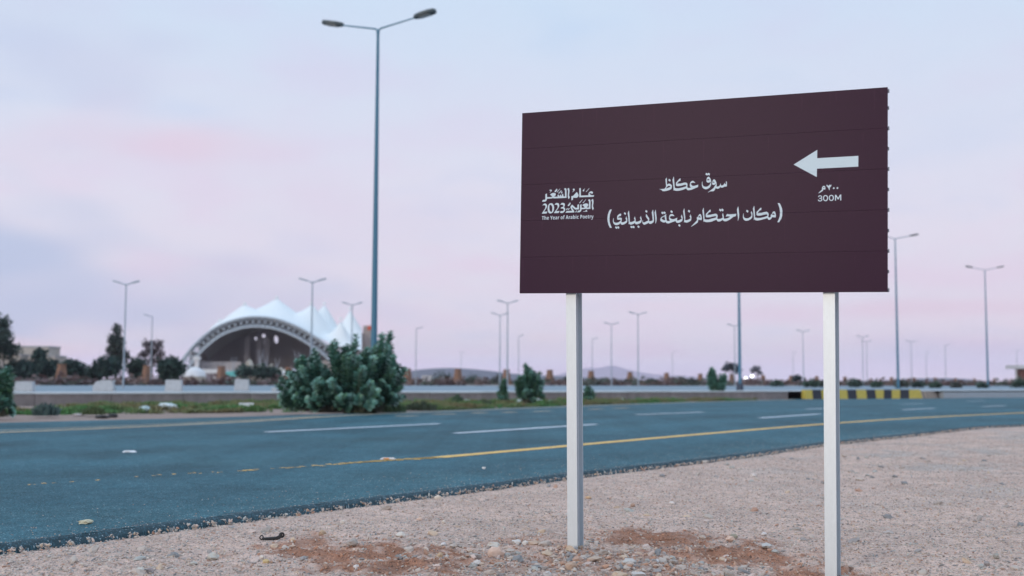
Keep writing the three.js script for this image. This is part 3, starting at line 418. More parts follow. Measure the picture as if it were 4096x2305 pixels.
for (const [x, top, label] of [[2378, 878, 'single-headed far lamp over the dark hill right of the kerb'], [2330, 894, 'low faint single-headed lamp beside the dark hill top'], [1692, 889, 'faint single-headed lamp midway between the mountain and the sleeved lamp'], [1490, 862, 'faint single-headed lamp just right of the left sign post'], [1305, 855, 'single-headed far lamp above the upright bush'], [1047, 838, 'single-headed far lamp right of the large leafy bush'], [1160, 888, 'faint single-headed lamp above the dark hill crest'], [1995, 892, 'faint single-headed lamp left of the right sign post'], [2558, 890, 'single-headed far lamp behind the gate hut']]) slimLamp(label, place(x, top, 6, 0), 0.3, [1], 'far single-headed lamps');

// ---- tapered stone pillars of the far fence
{
  const stone = tex(mottled([0.215, 0.125, 0.085], 0.4, 86, 256, [3, 8, 30]), 0.95);
  const shaft = new THREE.CylinderGeometry(0.34, 0.62, 1.7, 4, 4).translate(0, 0.85, 0), p = shaft.attributes.position; for (let i = 0; i < p.count; i++) p.setXYZ(i, p.getX(i) * (1 + 0.05 * n3(p.getX(i) * 3, p.getY(i) * 4, 1)), p.getY(i), p.getZ(i)); shaft.computeVertexNormals();
  const sg = toCreasedNormals(shaft, 0.5), cap = new THREE.CylinderGeometry(0.40, 0.40, 0.12, 4).translate(0, 1.76, 0);
  const cols = [[155, 915, 53], [370, 919, 49], [557, 919, 47], [727, 921, 45], [1025, 927, 42], [1152, 927, 41], [1274, 929, 39], [1383, 932, 38], [1487, 936, 35], [1585, 939, 32], [1677, 941, 30], [1762, 943, 28], [1841, 944, 27], [1920, 947, 25], [1990, 949, 24], [2055, 950, 23], [2126, 951, 22], [2243, 953, 21], [2300, 954, 20], [2353, 955, 20], [2404, 956, 19], [2452, 957, 18], [2502, 957, 18], [2545, 958, 17]];
  for (const [x, top, h] of cols) { const D = 1.82 * F / K / h, q = atDepth(x, top, D); q.y -= 1.82; q.y = footY(q) - 0.03; const t = thing('fence_pillar', 'tapered brown stone fence pillar beyond the far road', 'pillar', q, 0.1, 'stone pillars of the far fence'); part(t, 'shaft', sg, stone); part(t, 'cap', cap, stone); }
}

// ---- pale concrete blocks on the pavement
{
  const c = tex(mottled([0.44, 0.46, 0.48], 0.3, 87, 256, [3, 9, 40]), 0.9);
  for (const [x, y0, y1, w, rough, label] of [[60, 960, 985, 78, 0, 'pale concrete block beside the leafy bush at the verge'], [262, 957, 985, 78, 1, 'chipped pale concrete block with a broken rounded shoulder'], [437, 956, 985, 66, 0, 'pale square concrete block with a dark stain'], [608, 955, 983, 58, 0, 'clean white concrete block in front of the tent']]) {
    const q = onLevel(x, y1, 0.512), s = -q.z * K / F, W = w * s * 0.62, H = (y1 - y0) * s, g = new THREE.BoxGeometry(W, H, 0.55, 5, 4, 3).translate(0, H / 2, 0), p = g.attributes.position;
    for (let i = 0; i < p.count; i++) { const k = p.getY(i) / H; p.setX(i, p.getX(i) * (1 - 0.1 * k)); p.setZ(i, p.getZ(i) * (1 - 0.15 * k)); if (rough) { const e = Math.max(0, -p.getX(i) / W * 2) * Math.max(0, k - 0.3); p.setY(i, p.getY(i) - 0.32 * H * e * e * 2); p.setX(i, p.getX(i) + 0.06 * n3(i, k * 3, 2)); } }
    g.computeVertexNormals(); const b = solo('concrete_block', toCreasedNormals(g, 0.5), c, label, 'concrete block'); b.position.copy(q).setY(0.512); b.rotation.y = 0.12;
  }
  const rb = solo('rubble_lump', rock(0.16, 5, 2, 0.6), c, 'small lump of white rubble by the wall left of the bush', 'rubble'); const q = onLevel(690, 984, 0.52); rb.position.set(q.x, 0.58, q.z);
}

// ---- the tent theatre
{
  const D = 235, foot = atDepth(650, 955, D); foot.y = footY(foot); const m = D * K / F;                 // metres per measured pixel at that distance
  const T = thing('tent_theatre', 'white tensile tent with pointed peaks over a curved steel arch', 'tent', foot, -Math.atan2(foot.x, -foot.z) * 0.6);
  const X = (x) => (x - 650) * m, Yp = (y, x = 650) => (horizonAt(x) - y) * m + EYE - foot.y;
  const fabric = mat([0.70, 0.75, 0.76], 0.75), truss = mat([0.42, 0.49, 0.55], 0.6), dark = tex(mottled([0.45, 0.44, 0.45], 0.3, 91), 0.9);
  const outer = [[452, 925], [470, 896], [500, 860], [545, 824], [600, 803], [640, 798], [690, 803], [740, 820], [790, 848], [835, 882], [868, 925]].map(([x, y]) => V(X(x), Yp(y), 0));
  const oc = new THREE.CatmullRomCurve3(outer), n = 32, o = oc.getSpacedPoints(n), mid = V(X(655), Yp(1010), 0), inn = o.map((p) => p.clone().add(mid.clone().sub(p).normalize().multiplyScalar(1.95)));
  part(T, 'arch_chord', new THREE.TubeGeometry(oc, 80, 0.26, 6), truss); part(T, 'arch_chord', new THREE.TubeGeometry(new THREE.CatmullRomCurve3(inn), 80, 0.26, 6), truss);
  const ob = o.map((p) => p.clone().add(V(0, -0.3, -1.8))), web = []; for (let i = 0; i < n; i++) { web.push(bar(o[i], inn[i + 1], 0.09, 0.09, 5), bar(inn[i], o[i + 1], 0.09, 0.09, 5), bar(o[i], ob[i + 1], 0.07, 0.07, 4), bar(inn[i], ob[i], 0.07, 0.07, 4)); }
  part(T, 'arch_bracing', merged(web), truss); part(T, 'arch_chord', new THREE.TubeGeometry(new THREE.CatmullRomCurve3(ob), 80, 0.22, 6), truss);
  // membrane: a sagging skin carried by the arch and by mast heads behind it
  const archH = (x) => { for (let i = 0; i < o.length - 1; i++) if (x <= o[i + 1].x) return mix(o[i].y, o[i + 1].y, clamp((x - o[i].x) / (o[i + 1].x - o[i].x))); return o[o.length - 1].y; };
  const peaks = [[604, 766, -8, 5], [680, 750, -11, 6.5], [768, 763, -10, 6], [790, 764, -20, 6], [862, 776, -13, 6], [848, 802, -4, 4.2], [540, 808, -12, 4.5], [730, 800, -24, 6]].map(([x, y, z, r]) => { const k = (D - z) / D; return [X(650 + (x - 650) * k), (horizonAt(x) - y) * m * k + EYE - foot.y, z, r]; });
  const mem = (x, z) => { const q = -z / 30, shift = x - 0.9 * q * 3; let y = (archH(clamp(shift * (1 - 0.04 * q), o[1].x, X(838))) + 0.2) * (1 - 0.08 * q - 0.5 * Math.max(0, q - 0.7) ** 1.4 * 2) + 1.4 * smooth(0.02, 0.3, q); let best = 0; for (const [px, py, pz, r] of peaks) { const d = Math.hypot(x - px, (z - pz)) / r; best = Math.max(best, (py - y) * Math.exp(-1.1 * d - 0.5 * d * d) * (d < 2.8 ? 1 - d / 2.8 : 0)); } return y + Math.max(0, best); };
  const xs = lines([[X(478), X(905), 0.45]]), zs = lines([[-30, 0, 0.6]]).reverse();
  const mg = sheet(xs, zs, (x, z) => V(x, mem(x, z), z)); part(T, 'membrane', mg, fabric);
  for (const [px, py, pz] of peaks.slice(0, 7)) part(T, 'mast_head', new THREE.CylinderGeometry(0.25, 0.4, 0.45, 10).translate(px, mem(px, pz) + 0.1, pz), fabric);
  // rear wall of the stage house with oval openings, set deep and grey to darken the interior, stage floor
  const sh = new THREE.Shape([[X(478), 0], [X(850), 0], [X(850), Yp(880)], [X(760), Yp(822)], [X(650), Yp(802)], [X(560), Yp(824)], [X(478), Yp(880)]].map(([x, y]) => new THREE.Vector2(x, y)));
  for (const [x, y, w, h, r] of [[637, 849, 4, 10, -0.2], [667, 843, 5, 11, 0.15], [632, 833, 5, 5, 0.5], [611, 841, 3.5, 5, 0.4]]) { const e = new THREE.Path(); e.absellipse(X(x), Yp(y), w * m, h * m, 0, 6.283, false, r); sh.holes.push(e); }
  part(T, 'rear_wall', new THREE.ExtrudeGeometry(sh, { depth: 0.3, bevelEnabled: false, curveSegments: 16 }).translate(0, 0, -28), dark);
  for (const [a, b] of [[478, 484], [842, 850]]) part(T, 'side_wall', box(X(b) - X(a), Yp(a < 600 ? 884 : 884), 27, X((a + b) / 2), Yp(884) / 2, -14.6), dark);  // side walls added to close off the stage and deepen its shade
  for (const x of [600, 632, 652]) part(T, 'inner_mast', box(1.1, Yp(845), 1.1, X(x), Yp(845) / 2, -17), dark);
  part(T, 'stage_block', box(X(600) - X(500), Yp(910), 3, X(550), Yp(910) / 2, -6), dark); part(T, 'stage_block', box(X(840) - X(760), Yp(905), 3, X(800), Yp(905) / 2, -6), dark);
  const white = mat([0.62, 0.64, 0.66], 0.85), cream = tex(mottled([0.45, 0.42, 0.36], 0.3, 88), 0.9), greyb = tex(mottled([0.28, 0.25, 0.29], 0.3, 89), 0.9), teal = mat([0.12, 0.46, 0.46], 0.7), greyP = mat([0.34, 0.37, 0.42], 0.8);
  // what stands in front of the stage
  const spot = (x, d) => { const p = atDepth(x, 955, d); p.y = footY(p); return p; };
  { const p = spot(487, 178), s = 178 * K / F, t = thing('dome_tent', 'small white dome tent with straight sides left of the stage', 'tent', p); part(t, 'side_wall', new THREE.CylinderGeometry(29 * s, 30 * s, 22 * s, 20).translate(0, 11 * s, 0), cream); part(t, 'dome_roof', new THREE.LatheGeometry([[31, 20], [27, 33], [16, 40], [5, 43], [0, 45]].map(([a, b]) => new THREE.Vector2(a * s, b * s)), 20), white); }
  { const p = spot(494, 190), s = 190 * K / F, t = thing('white_column', 'slim white column with wide head beside the dome tent', 'column', p); part(t, 'shaft', box(10 * s, 62 * s, 10 * s, 0, 31 * s, 0), white); part(t, 'head', box(16 * s, 8 * s, 16 * s, 0, 66 * s, 0), white); }
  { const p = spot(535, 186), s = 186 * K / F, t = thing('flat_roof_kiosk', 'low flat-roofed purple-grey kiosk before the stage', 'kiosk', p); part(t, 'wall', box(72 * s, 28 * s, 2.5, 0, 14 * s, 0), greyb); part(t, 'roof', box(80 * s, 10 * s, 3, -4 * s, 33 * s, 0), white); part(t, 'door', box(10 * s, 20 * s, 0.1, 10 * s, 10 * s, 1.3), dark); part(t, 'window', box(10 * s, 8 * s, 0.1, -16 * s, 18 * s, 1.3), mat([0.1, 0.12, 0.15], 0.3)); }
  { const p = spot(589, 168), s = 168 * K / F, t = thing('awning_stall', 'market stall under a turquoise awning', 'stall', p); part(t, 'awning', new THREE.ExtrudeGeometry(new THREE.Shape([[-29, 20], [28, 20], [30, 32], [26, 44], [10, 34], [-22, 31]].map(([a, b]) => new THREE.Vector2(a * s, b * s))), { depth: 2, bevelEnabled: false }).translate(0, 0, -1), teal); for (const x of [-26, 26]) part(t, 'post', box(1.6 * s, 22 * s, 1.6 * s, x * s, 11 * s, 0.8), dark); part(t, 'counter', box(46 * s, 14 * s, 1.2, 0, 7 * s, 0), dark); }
  for (const [x, top, w, d, label] of [[655, 888, 60, 184, 'cream rocky outcrop wall with an uneven top before the stage'], [700, 905, 80, 182, 'pale rough-topped stone wall right of the rocky outcrop']]) { const p = spot(x, d), s = d * K / F, h = horizonAt(x) - top, pts = [[-w / 2, -4], [w / 2, -4]]; for (let i = 10; i >= 0; i--) pts.push([(i / 10 - 0.5) * w, h * (0.55 + 0.42 * Math.abs(n2(i * 0.7, x))) + 1]); const b = solo('stone_wall', new THREE.ExtrudeGeometry(new THREE.Shape(pts.map(([a, q]) => new THREE.Vector2(a * s, q * s))), { depth: 2, bevelSize: 0.15, bevelThickness: 0.3, bevelSegments: 1 }), cream, label, 'wall'); b.position.copy(p); }
  { const p = spot(730, 170), s = 170 * K / F, t = thing('white_canopy', 'small white canopy beside the stone fence pillar', 'canopy', p); part(t, 'roof', new THREE.ConeGeometry(36 * s, 22 * s, 4).rotateY(0.8).translate(0, 34 * s, 0), white); for (const [a, b] of [[-1, -1], [1, -1], [-1, 1], [1, 1]]) part(t, 'pole', bar(V(a * 24 * s, 0, b * 20 * s), V(a * 24 * s, 25 * s, b * 20 * s), 0.06), white); }
  for (const [x, top, lean] of [[586, 885, 4], [652, 868, 10], [668, 880, -5], [748, 872, -9], [695, 890, 8]]) { const p = spot(x, 172), s = 172 * K / F, h = (955 - top) * s, t = thing('forked_pole', 'white forked pole standing in front of the stage', 'pole', p, 0, 'white forked poles'); part(t, 'shaft', bar(V(0, 0, 0), V(0, h * 0.6, 0), 0.1, 0.08), greyP); for (const k of [-1, 1]) part(t, 'branch', bar(V(0, h * 0.58, 0), V(k * 6 * s + lean * 0.3 * s, h, 0), 0.06, 0.03), greyP); }
  // stone towers right of the tent
  const tower = tex(mottled([0.36, 0.31, 0.29], 0.3, 90), 0.9), red = mat([0.55, 0.10, 0.05], 0.7), navy = mat([0.10, 0.09, 0.16], 0.8);
  for (const [x, top, w, label, cap] of [[889, 806, 22, 'stone tower with a dark panelled top behind the bush', navy], [923, 806, 26, 'stone tower with an orange-red panel at its top behind the bush', red]]) { const p = spot(x, 250), s = 250 * K / F, h = (954 - top) * s, t = thing('stone_tower', label, 'tower', p, 0.2); part(t, 'shaft', new THREE.BoxGeometry(w * s, h * 0.86, w * s).translate(0, h * 0.43, 0), tower); part(t, 'crown', box(w * s * 0.8, h * 0.14, w * s * 0.8, 0, h * 0.93, 0), tower); part(t, 'top_panel', box(w * s * 0.42, h * 0.07, 0.25, w * s * 0.16, h * 0.96, w * s * 0.42), cap); part(t, 'top_panel', box(w * s * 0.34, h * 0.05, 0.2, -w * s * 0.18, h * 0.97, w * s * 0.42), x < 900 ? red : tower); part(t, 'ledge', box(w * s * 1.06, h * 0.02, w * s * 1.06, 0, h * 0.86, 0), tower); }
}

// ---- far buildings
{
  const wall = tex(mottled([0.40, 0.37, 0.33], 0.2, 101), 0.9), paleW = tex(mottled([0.52, 0.53, 0.55], 0.2, 102), 0.9), glass = mat([0.06, 0.08, 0.1], 0.25), roofM = mat([0.33, 0.34, 0.36], 0.85), brown = tex(mottled([0.16, 0.08, 0.07], 0.3, 103), 0.9);
  const at = (x, d) => { const p = atDepth(x, 955, d); p.y = footY(p); return p; };
  function block(t, x0, x1, top, d, z, m, wins = 0) { const s = d * K / F, h = (955 - top) * s, w = (x1 - x0) * s; part(t, 'wall', box(w, h, 5, ((x0 + x1) / 2 - t.userData.px) * s, h / 2, z), m); part(t, 'parapet', box(w + 0.2, 0.25, 5.2, ((x0 + x1) / 2 - t.userData.px) * s, h + 0.1, z), roofM); for (let i = 0; i < wins; i++) { const win = part(t, 'window', box(1.0, 0.9, 0.12, ((x0 + x1) / 2 - t.userData.px) * s + (i - (wins - 1) / 2) * w / wins * 0.8, h * 0.72, z + 2.53), glass); part(win, 'sill', box(1.2, 0.1, 0.2, ((x0 + x1) / 2 - t.userData.px) * s + (i - (wins - 1) / 2) * w / wins * 0.8, h * 0.72 - 0.5, z + 2.6), wall); } }
  { const t = thing('stepped_building', 'beige stepped flat-roofed building behind the dark green trees', 'building', at(95, 200)); t.userData.px = 95; block(t, 52, 134, 863, 200, 0, wall, 3); block(t, 16, 84, 884, 200, 3.2, wall, 2); block(t, 100, 165, 887, 200, 2.6, wall, 2); delete t.userData.px; }
  { const t = thing('long_shed', 'long low shed with a pale roof edge beyond the kerb', 'building', at(2130, 330)); t.userData.px = 2130; block(t, 2060, 2190, 946, 330, 0, paleW, 0); delete t.userData.px; }
  { const t = thing('pale_wall_house', 'low pale walled house right of the kerb lamp', 'building', at(2285, 380)); t.userData.px = 2285; block(t, 2262, 2320, 953, 380, 0, wall, 0); delete t.userData.px; }
  { const p = at(2560, 170), s = 170 * K / F, t = thing('gate_hut', 'brown gate hut under a wide white canopy', 'hut', p); part(t, 'wall', box(22 * s, 44 * s, 2, 13 * s, 20 * s, 0), brown); part(t, 'canopy', box(60 * s, 9 * s, 4, 15 * s, 47 * s, 0), paleW); part(t, 'canopy_post', box(3 * s, 46 * s, 0.2, -10 * s, 21 * s, 1), paleW); }
  for (const [x, w, top, d, label] of [[1075, 26, 929, 420, 'far white house left of the grey hill crest'], [1120, 34, 933, 430, 'far low house with a long pale front'], [1195, 40, 936, 440, 'far pale house below the hill by the lamps'], [1915, 34, 953, 360, 'far flat house between the twin lights and the round tree']]) { const t = thing('far_house', label, 'house', at(x, d)); t.userData.px = x; block(t, x - w / 2, x + w / 2, top + 4, d, 0, paleW, 1); delete t.userData.px; }
  // two floodlights that are lit
  for (const [x, y, label] of [[1876, 951, 'lower of two lit white floodlights beside the grey tree'], [1892, 946, 'higher of two lit white floodlights beside the grey tree']]) { const d = 260, p = at(x, d), top = atDepth(x, y, d), t = thing('floodlight', label, 'lamp', p, 0, 'two lit floodlights'); part(t, 'pole', bar(V(0, 0, 0), V(0, top.y - p.y, 0), 0.05), paleSteel); part(t, 'lamp_head', box(0.5, 0.34, 0.12, 0, top.y - p.y, 0), paleSteel); part(t, 'lamp_glass', box(0.24, 0.17, 0.02, 0, top.y - p.y, 0.075), new THREE.MeshStandardMaterial({ color: 0xffffff, emissive: new THREE.Color(1, 0.97, 0.92), emissiveIntensity: 1.5, roughness: 0.4 })); const l = new THREE.PointLight(new THREE.Color(1, 0.95, 0.88), 6); l.position.set(0, top.y - p.y, 0.4); l.castShadow = true; t.add(l); }
}

// ---- hills
{
  const ridge = (list, d, depth, rough, color) => { const pts = list.map(([x, y]) => atDepth(x, y, d)), n = 160, p = [], idx = [], c = new THREE.CatmullRomCurve3(pts).getSpacedPoints(n); const rows = 9; c.forEach((q, i) => { for (let k = 0; k < rows; k++) { const t = k / (rows - 1), h = q.y + 10; p.push(q.x * (1 - (1 - t) * depth), -10 + h * Math.pow(t, 1.2) + (t < 1 ? rough * h * n2(q.x * 8 / d + k, k * 0.7) * (1 - t) * t * 3 : 0), q.z * (1 - (1 - t) * depth)); } }); for (let i = 0; i < n; i++) for (let k = 0; k < rows - 1; k++) { const a = i * rows + k; idx.push(a, a + rows, a + 1, a + 1, a + rows, a + rows + 1); } const g = new THREE.BufferGeometry(); g.setAttribute('position', new THREE.Float32BufferAttribute(p, 3)); g.setIndex(idx); g.computeVertexNormals(); return g; };
  structure('hill', ridge([[800, 958], [930, 950], [1000, 938], [1040, 932], [1080, 928], [1130, 926], [1190, 929], [1240, 934], [1300, 941], [1400, 946], [1520, 952], [1640, 958]], 620, 0.22, 0.3), mat([0.13, 0.135, 0.165], 0.95));
  structure('mountain', ridge([[1300, 956], [1380, 948], [1440, 933], [1480, 926], [1505, 926], [1530, 921], [1545, 920], [1560, 924], [1590, 932], [1640, 941], [1760, 948], [1840, 956]], 6500, 0.12, 0.3), mat([0.13, 0.135, 0.165], 0.95));
  structure('hill', ridge([[2080, 962], [2200, 958], [2300, 953], [2353, 951.5], [2420, 953], [2500, 960], [2600, 962], [2700, 964]], 1100, 0.15, 0.3), mat([0.13, 0.135, 0.165], 0.95));
}

// ================================================================ vegetation
const leafShape = (() => {                                            // a broad, slightly cupped leaf, 1 long, base at the origin, pointing along +y, face towards +z
  const row = [[0, 0.04], [0.16, 0.24], [0.42, 0.39], [0.7, 0.41], [0.9, 0.26], [1, 0.03]], p = [], idx = [];
  row.forEach(([y, w]) => { const bend = -0.16 * y * y; p.push(-w, y, bend + 0.13 * w / 0.36, 0, y, bend, w, y, bend + 0.13 * w / 0.36); });
  for (let i = 0; i < row.length - 1; i++) { const a = i * 3; idx.push(a, a + 1, a + 3, a + 1, a + 4, a + 3, a + 1, a + 2, a + 4, a + 2, a + 5, a + 4); }
  const g = new THREE.BufferGeometry(); g.setAttribute('position', new THREE.Float32BufferAttribute(p, 3)); g.setIndex(idx); g.computeVertexNormals(); return plain(g);
})();
const leafMats = [[0.09, 0.225, 0.17], [0.13, 0.29, 0.23], [0.065, 0.17, 0.13], [0.19, 0.36, 0.30], [0.10, 0.22, 0.13]].map((c) => mat(c, 0.36, { side: THREE.DoubleSide }));
// lobes: [x, y, rx, ry, rz] in metres from the foot; stems rise from the foot to the lobes' surface and carry leaves in crossed pairs
function milkweed(name, label, foot, lobes, stems, leafLen, seed, single, cat = 'bush') {
  const r = seeded(seed), t = thing(name, label, cat, foot), leaves = [], wood = [], up = V(0, 1, 0);
  for (let s = 0; s < stems; s++) {
    const L = lobes[s % lobes.length], a = r() * 6.283, b = Math.acos(1 - 1.75 * r()), rad = 0.62 + 0.48 * r();
    const tip = V(L[0] + L[2] * rad * Math.sin(b) * Math.cos(a), Math.max(0.12, L[1] + L[3] * rad * Math.cos(b)), (L[5] ?? 0) + L[4] * rad * Math.sin(b) * Math.sin(a));
    const root = V(L[0] * (0.35 + 0.3 * r()) + (r() - 0.5) * 0.3, 0, (L[5] ?? 0) * 0.6 + (r() - 0.5) * 0.3), mid = V(mix(root.x, tip.x, 0.62), mix(root.y, tip.y, 0.42), mix(root.z, tip.z, 0.62));
    const c = new THREE.QuadraticBezierCurve3(root, mid, tip), len = c.getLength(), n = Math.max(4, Math.round(len * 0.5 / (leafLen * 0.33)));
    wood.push(new THREE.TubeGeometry(c, 8, 0.012, 4));
    for (let k = 0; k < n; k++) {
      const u = 1 - 0.5 * k / n, p = c.getPoint(u), d = c.getTangent(u), side = V(d.z, 0, -d.x).normalize().applyAxisAngle(d, (k % 2) * 1.57 + r() * 0.5), sz = leafLen * (k < 2 ? 0.55 + 0.25 * k : 0.85 + 0.35 * r());
      for (const q of [-1, 1]) { const out = side.clone().multiplyScalar(q), yv = out.clone().multiplyScalar(0.8).addScaledVector(d, 0.62 + 0.3 * r()).normalize(), zv = d.clone().multiplyScalar(1).addScaledVector(out, -0.5).addScaledVector(up, 0.25); zv.addScaledVector(yv, -zv.dot(yv)).normalize(); const xv = yv.clone().cross(zv); const m = new THREE.Matrix4().makeBasis(xv, yv, zv).scale(V(sz, sz, sz)).setPosition(p); leaves.push([m, Math.floor(r() * 5), p.z + foot.z + 0.9 * Math.hypot(p.x, p.y - 1) ]); }
    }
  }
  part(t, 'stem', merged(wood), mat([0.13, 0.14, 0.11], 0.9)).name = 'stems';
  leaves.sort((a, b) => b[2] - a[2]);
  leaves.slice(0, single).forEach(([m, k]) => { const l = part(t, 'leaf', leafShape, leafMats[k]); m.decompose(l.position, l.quaternion, l.scale); });
  for (let k = 0; k < 5; k++) { const rest = leaves.slice(single).filter((l) => l[1] === k).map(([m]) => leafShape.clone().applyMatrix4(m)); if (rest.length) part(t, 'foliage', mergeGeometries(rest), leafMats[k]).userData.kind = 'stuff'; }
  return t;
}
{
  const s = (p) => -p.z * K / F;                                      // metres per measured pixel at p
  { const f = onLevel(880, 1038, 0.06), m = s(f), L = (x, y, rx, ry, rz, z) => [(x - 880) * m, (1038 - y) * m, rx * m, ry * m, rz * m, (z ?? 0)];
    milkweed('milkweed_bush', 'large rounded milkweed bush with broad grey-green leaves round the lamp foot', f, [L(900, 920, 88, 82, 90), L(845, 930, 75, 72, 80, 0.3), L(780, 965, 68, 62, 70, 0.35), L(738, 985, 38, 48, 50, 0.3), L(772, 958, 58, 56, 60, 0.3), L(790, 990, 70, 40, 60, 0.5), L(960, 915, 50, 78, 75), L(990, 955, 40, 70, 60, 0.1), L(900, 985, 115, 50, 85, 0.45), L(820, 1000, 90, 35, 60, 0.5)], 320, 0.205, 301, 290); }
  { const f = onLevel(1333, 1019, 0.06), m = s(f), L = (x, y, rx, ry, rz) => [(x - 1333) * m, (1019 - y) * m, rx * m, ry * m, rz * m]; milkweed('milkweed_bush', 'upright milkweed bush by the wall, between two fence pillars', f, [L(1330, 950, 20, 38, 22), L(1345, 970, 26, 36, 25), L(1318, 975, 22, 35, 22), L(1335, 990, 32, 24, 28)], 70, 0.2, 302, 70); }
  { const f = onLevel(1264, 1016, 0.06), m = s(f), L = (x, y, rx, ry, rz) => [(x - 1264) * m, (1016 - y) * m, rx * m, ry * m, rz * m]; milkweed('milkweed_bush', 'slender young milkweed growing beside the upright bush', f, [L(1266, 968, 8, 22, 10), L(1262, 985, 12, 24, 12), L(1266, 1000, 13, 12, 12)], 22, 0.19, 303, 24); }
  { const f = onLevel(1806, 1003, 0.06), m = s(f), L = (x, y, rx, ry, rz) => [(x - 1806) * m, (1003 - y) * m, rx * m, ry * m, rz * m]; milkweed('milkweed_bush', 'dark milkweed bush beside the lamp with the base sleeve', f, [L(1792, 950, 11, 26, 14), L(1812, 960, 18, 28, 18), L(1804, 980, 22, 22, 22)], 55, 0.2, 304, 50); }
  { const f = onLevel(1482, 1012, 0.06), m = s(f), L = (x, y, rx, ry, rz) => [(x - 1482) * m, (1012 - y) * m, rx * m, ry * m, rz * m]; milkweed('milkweed_bush', 'small bright green bush partly hidden by a sign post', f, [L(1482, 990, 16, 18, 16), L(1478, 998, 14, 12, 14)], 30, 0.16, 305, 24); }
  { const f = onLevel(-5, 1049, 0.06), m = s(f), L = (x, y, rx, ry, rz) => [(x + 5) * m, (1049 - y) * m, rx * m, ry * m, rz * m]; milkweed('milkweed_bush', 'tall narrow milkweed bush nearest the end block of the row', f, [L(2, 965, 28, 42, 30), L(-8, 985, 38, 44, 36), L(8, 1010, 28, 36, 28)], 90, 0.19, 306, 90); }
  // soft grey-green tussocks on the verge
  const tuft = (label, x, y, w, h, col, seed) => { const f = onLevel(x, y, 0.04), m = s(f), r = seeded(seed), g = []; for (let i = 0; i < 420; i++) { const a = r() * 6.283, q = Math.sqrt(r()), l = h * m * (0.5 + 0.6 * r()) * (1.1 - 0.5 * q), b = new THREE.PlaneGeometry(0.035, l, 1, 2).translate(0, l / 2, 0).rotateX((r() - 0.3) * 0.9).rotateY(r() * 6.283).translate(Math.cos(a) * q * w * m / 2, 0, Math.sin(a) * q * w * m / 2); g.push(b); } const o = solo('shrub', merged(g), mat(col, 0.8, { side: THREE.DoubleSide }), label, 'shrub'); o.position.copy(f); };
  tuft('grey-green feathery shrub on bare earth below the wall', 115, 1046, 62, 32, [0.075, 0.125, 0.115], 311);
  tuft('low yellow-green tussock before the wall beside the black scraps', 235, 1043, 55, 22, [0.10, 0.14, 0.055], 312);
  tuft('dull olive shrub at the foot of the large bush', 905, 1040, 85, 22, [0.085, 0.105, 0.06], 313);
  tuft('fresh green shrub under the large bush by the road', 985, 1037, 75, 26, [0.08, 0.13, 0.055], 314);
  tuft('olive shrub at the right foot of the large bush', 1060, 1033, 75, 24, [0.08, 0.105, 0.06], 315);
  tuft('low dark green shrub by the wall', 1150, 1018, 20, 26, [0.06, 0.115, 0.07], 316);
  tuft('round olive tussock on the verge between bushes', 1215, 1020, 40, 16, [0.085, 0.12, 0.07], 317);
}
// grass on the verge
{
  const blade = merged([0, 1, 2, 3, 4].map((k) => new THREE.PlaneGeometry(0.02, 0.17, 1, 2).translate(0, 0.085, 0).rotateX(0.25 + 0.12 * k).rotateY(k * 1.26)));
  const r = seeded(330), pts = []; while (pts.length < 19000) {
    const x = -16 + 36 * r(), z = -29 - 36 * r(), t = beyondWall(x, z); if (t > -0.2 || t < -11) continue;
    const q = V(x, 0.05, z).sub(V(0, EYE, 0)); const d = farDist(x, z); if (d < 0.1) continue;
    const dens = smooth(0.0, 0.4, 0.55 * n2(x * 0.25, z * 0.25) + 0.6 * n2(x * 0.9, z * 0.9) + 0.12) * smooth(-14, -9.5, x * 0.7 + z * 0.0) * smooth(0, 0.5, d); if (r() < dens * 0.95 + 0.03) pts.push([x, z, r()]);
  }
  function farDist(x, z) { let i = 0; while (i < farEdge.length - 2 && x > farEdge[i + 1].x) i++; const a = farEdge[i], b = farEdge[i + 1], tt = (x - a.x) / (b.x - a.x), ez = mix(a.z, b.z, tt); return ez - z; }
  const m = new THREE.InstancedMesh(blade, mat([1, 1, 1], 0.85, { side: THREE.DoubleSide }), pts.length), o = new THREE.Object3D(), c = new THREE.Color();
  pts.forEach(([x, z, k], i) => { o.position.set(x, groundY(x, z) - 0.02, z); o.rotation.y = k * 40; const s = 0.6 + 0.9 * ((k * 7) % 1); o.scale.set(s, s * (0.8 + 0.5 * n2(x * 0.5, z * 0.5)), s); o.updateMatrix(); m.setMatrixAt(i, o.matrix); const dry = clamp(0.5 + 0.8 * n2(x * 0.3 + 9, z * 0.3)); c.setRGB(mix(0.075, 0.19, dry), mix(0.21, 0.17, dry), mix(0.065, 0.085, dry)); m.setColorAt(i, c); });
  stuff(m, 'grass', 'rough green and straw grass along the verge below the wall', 'grass');
}

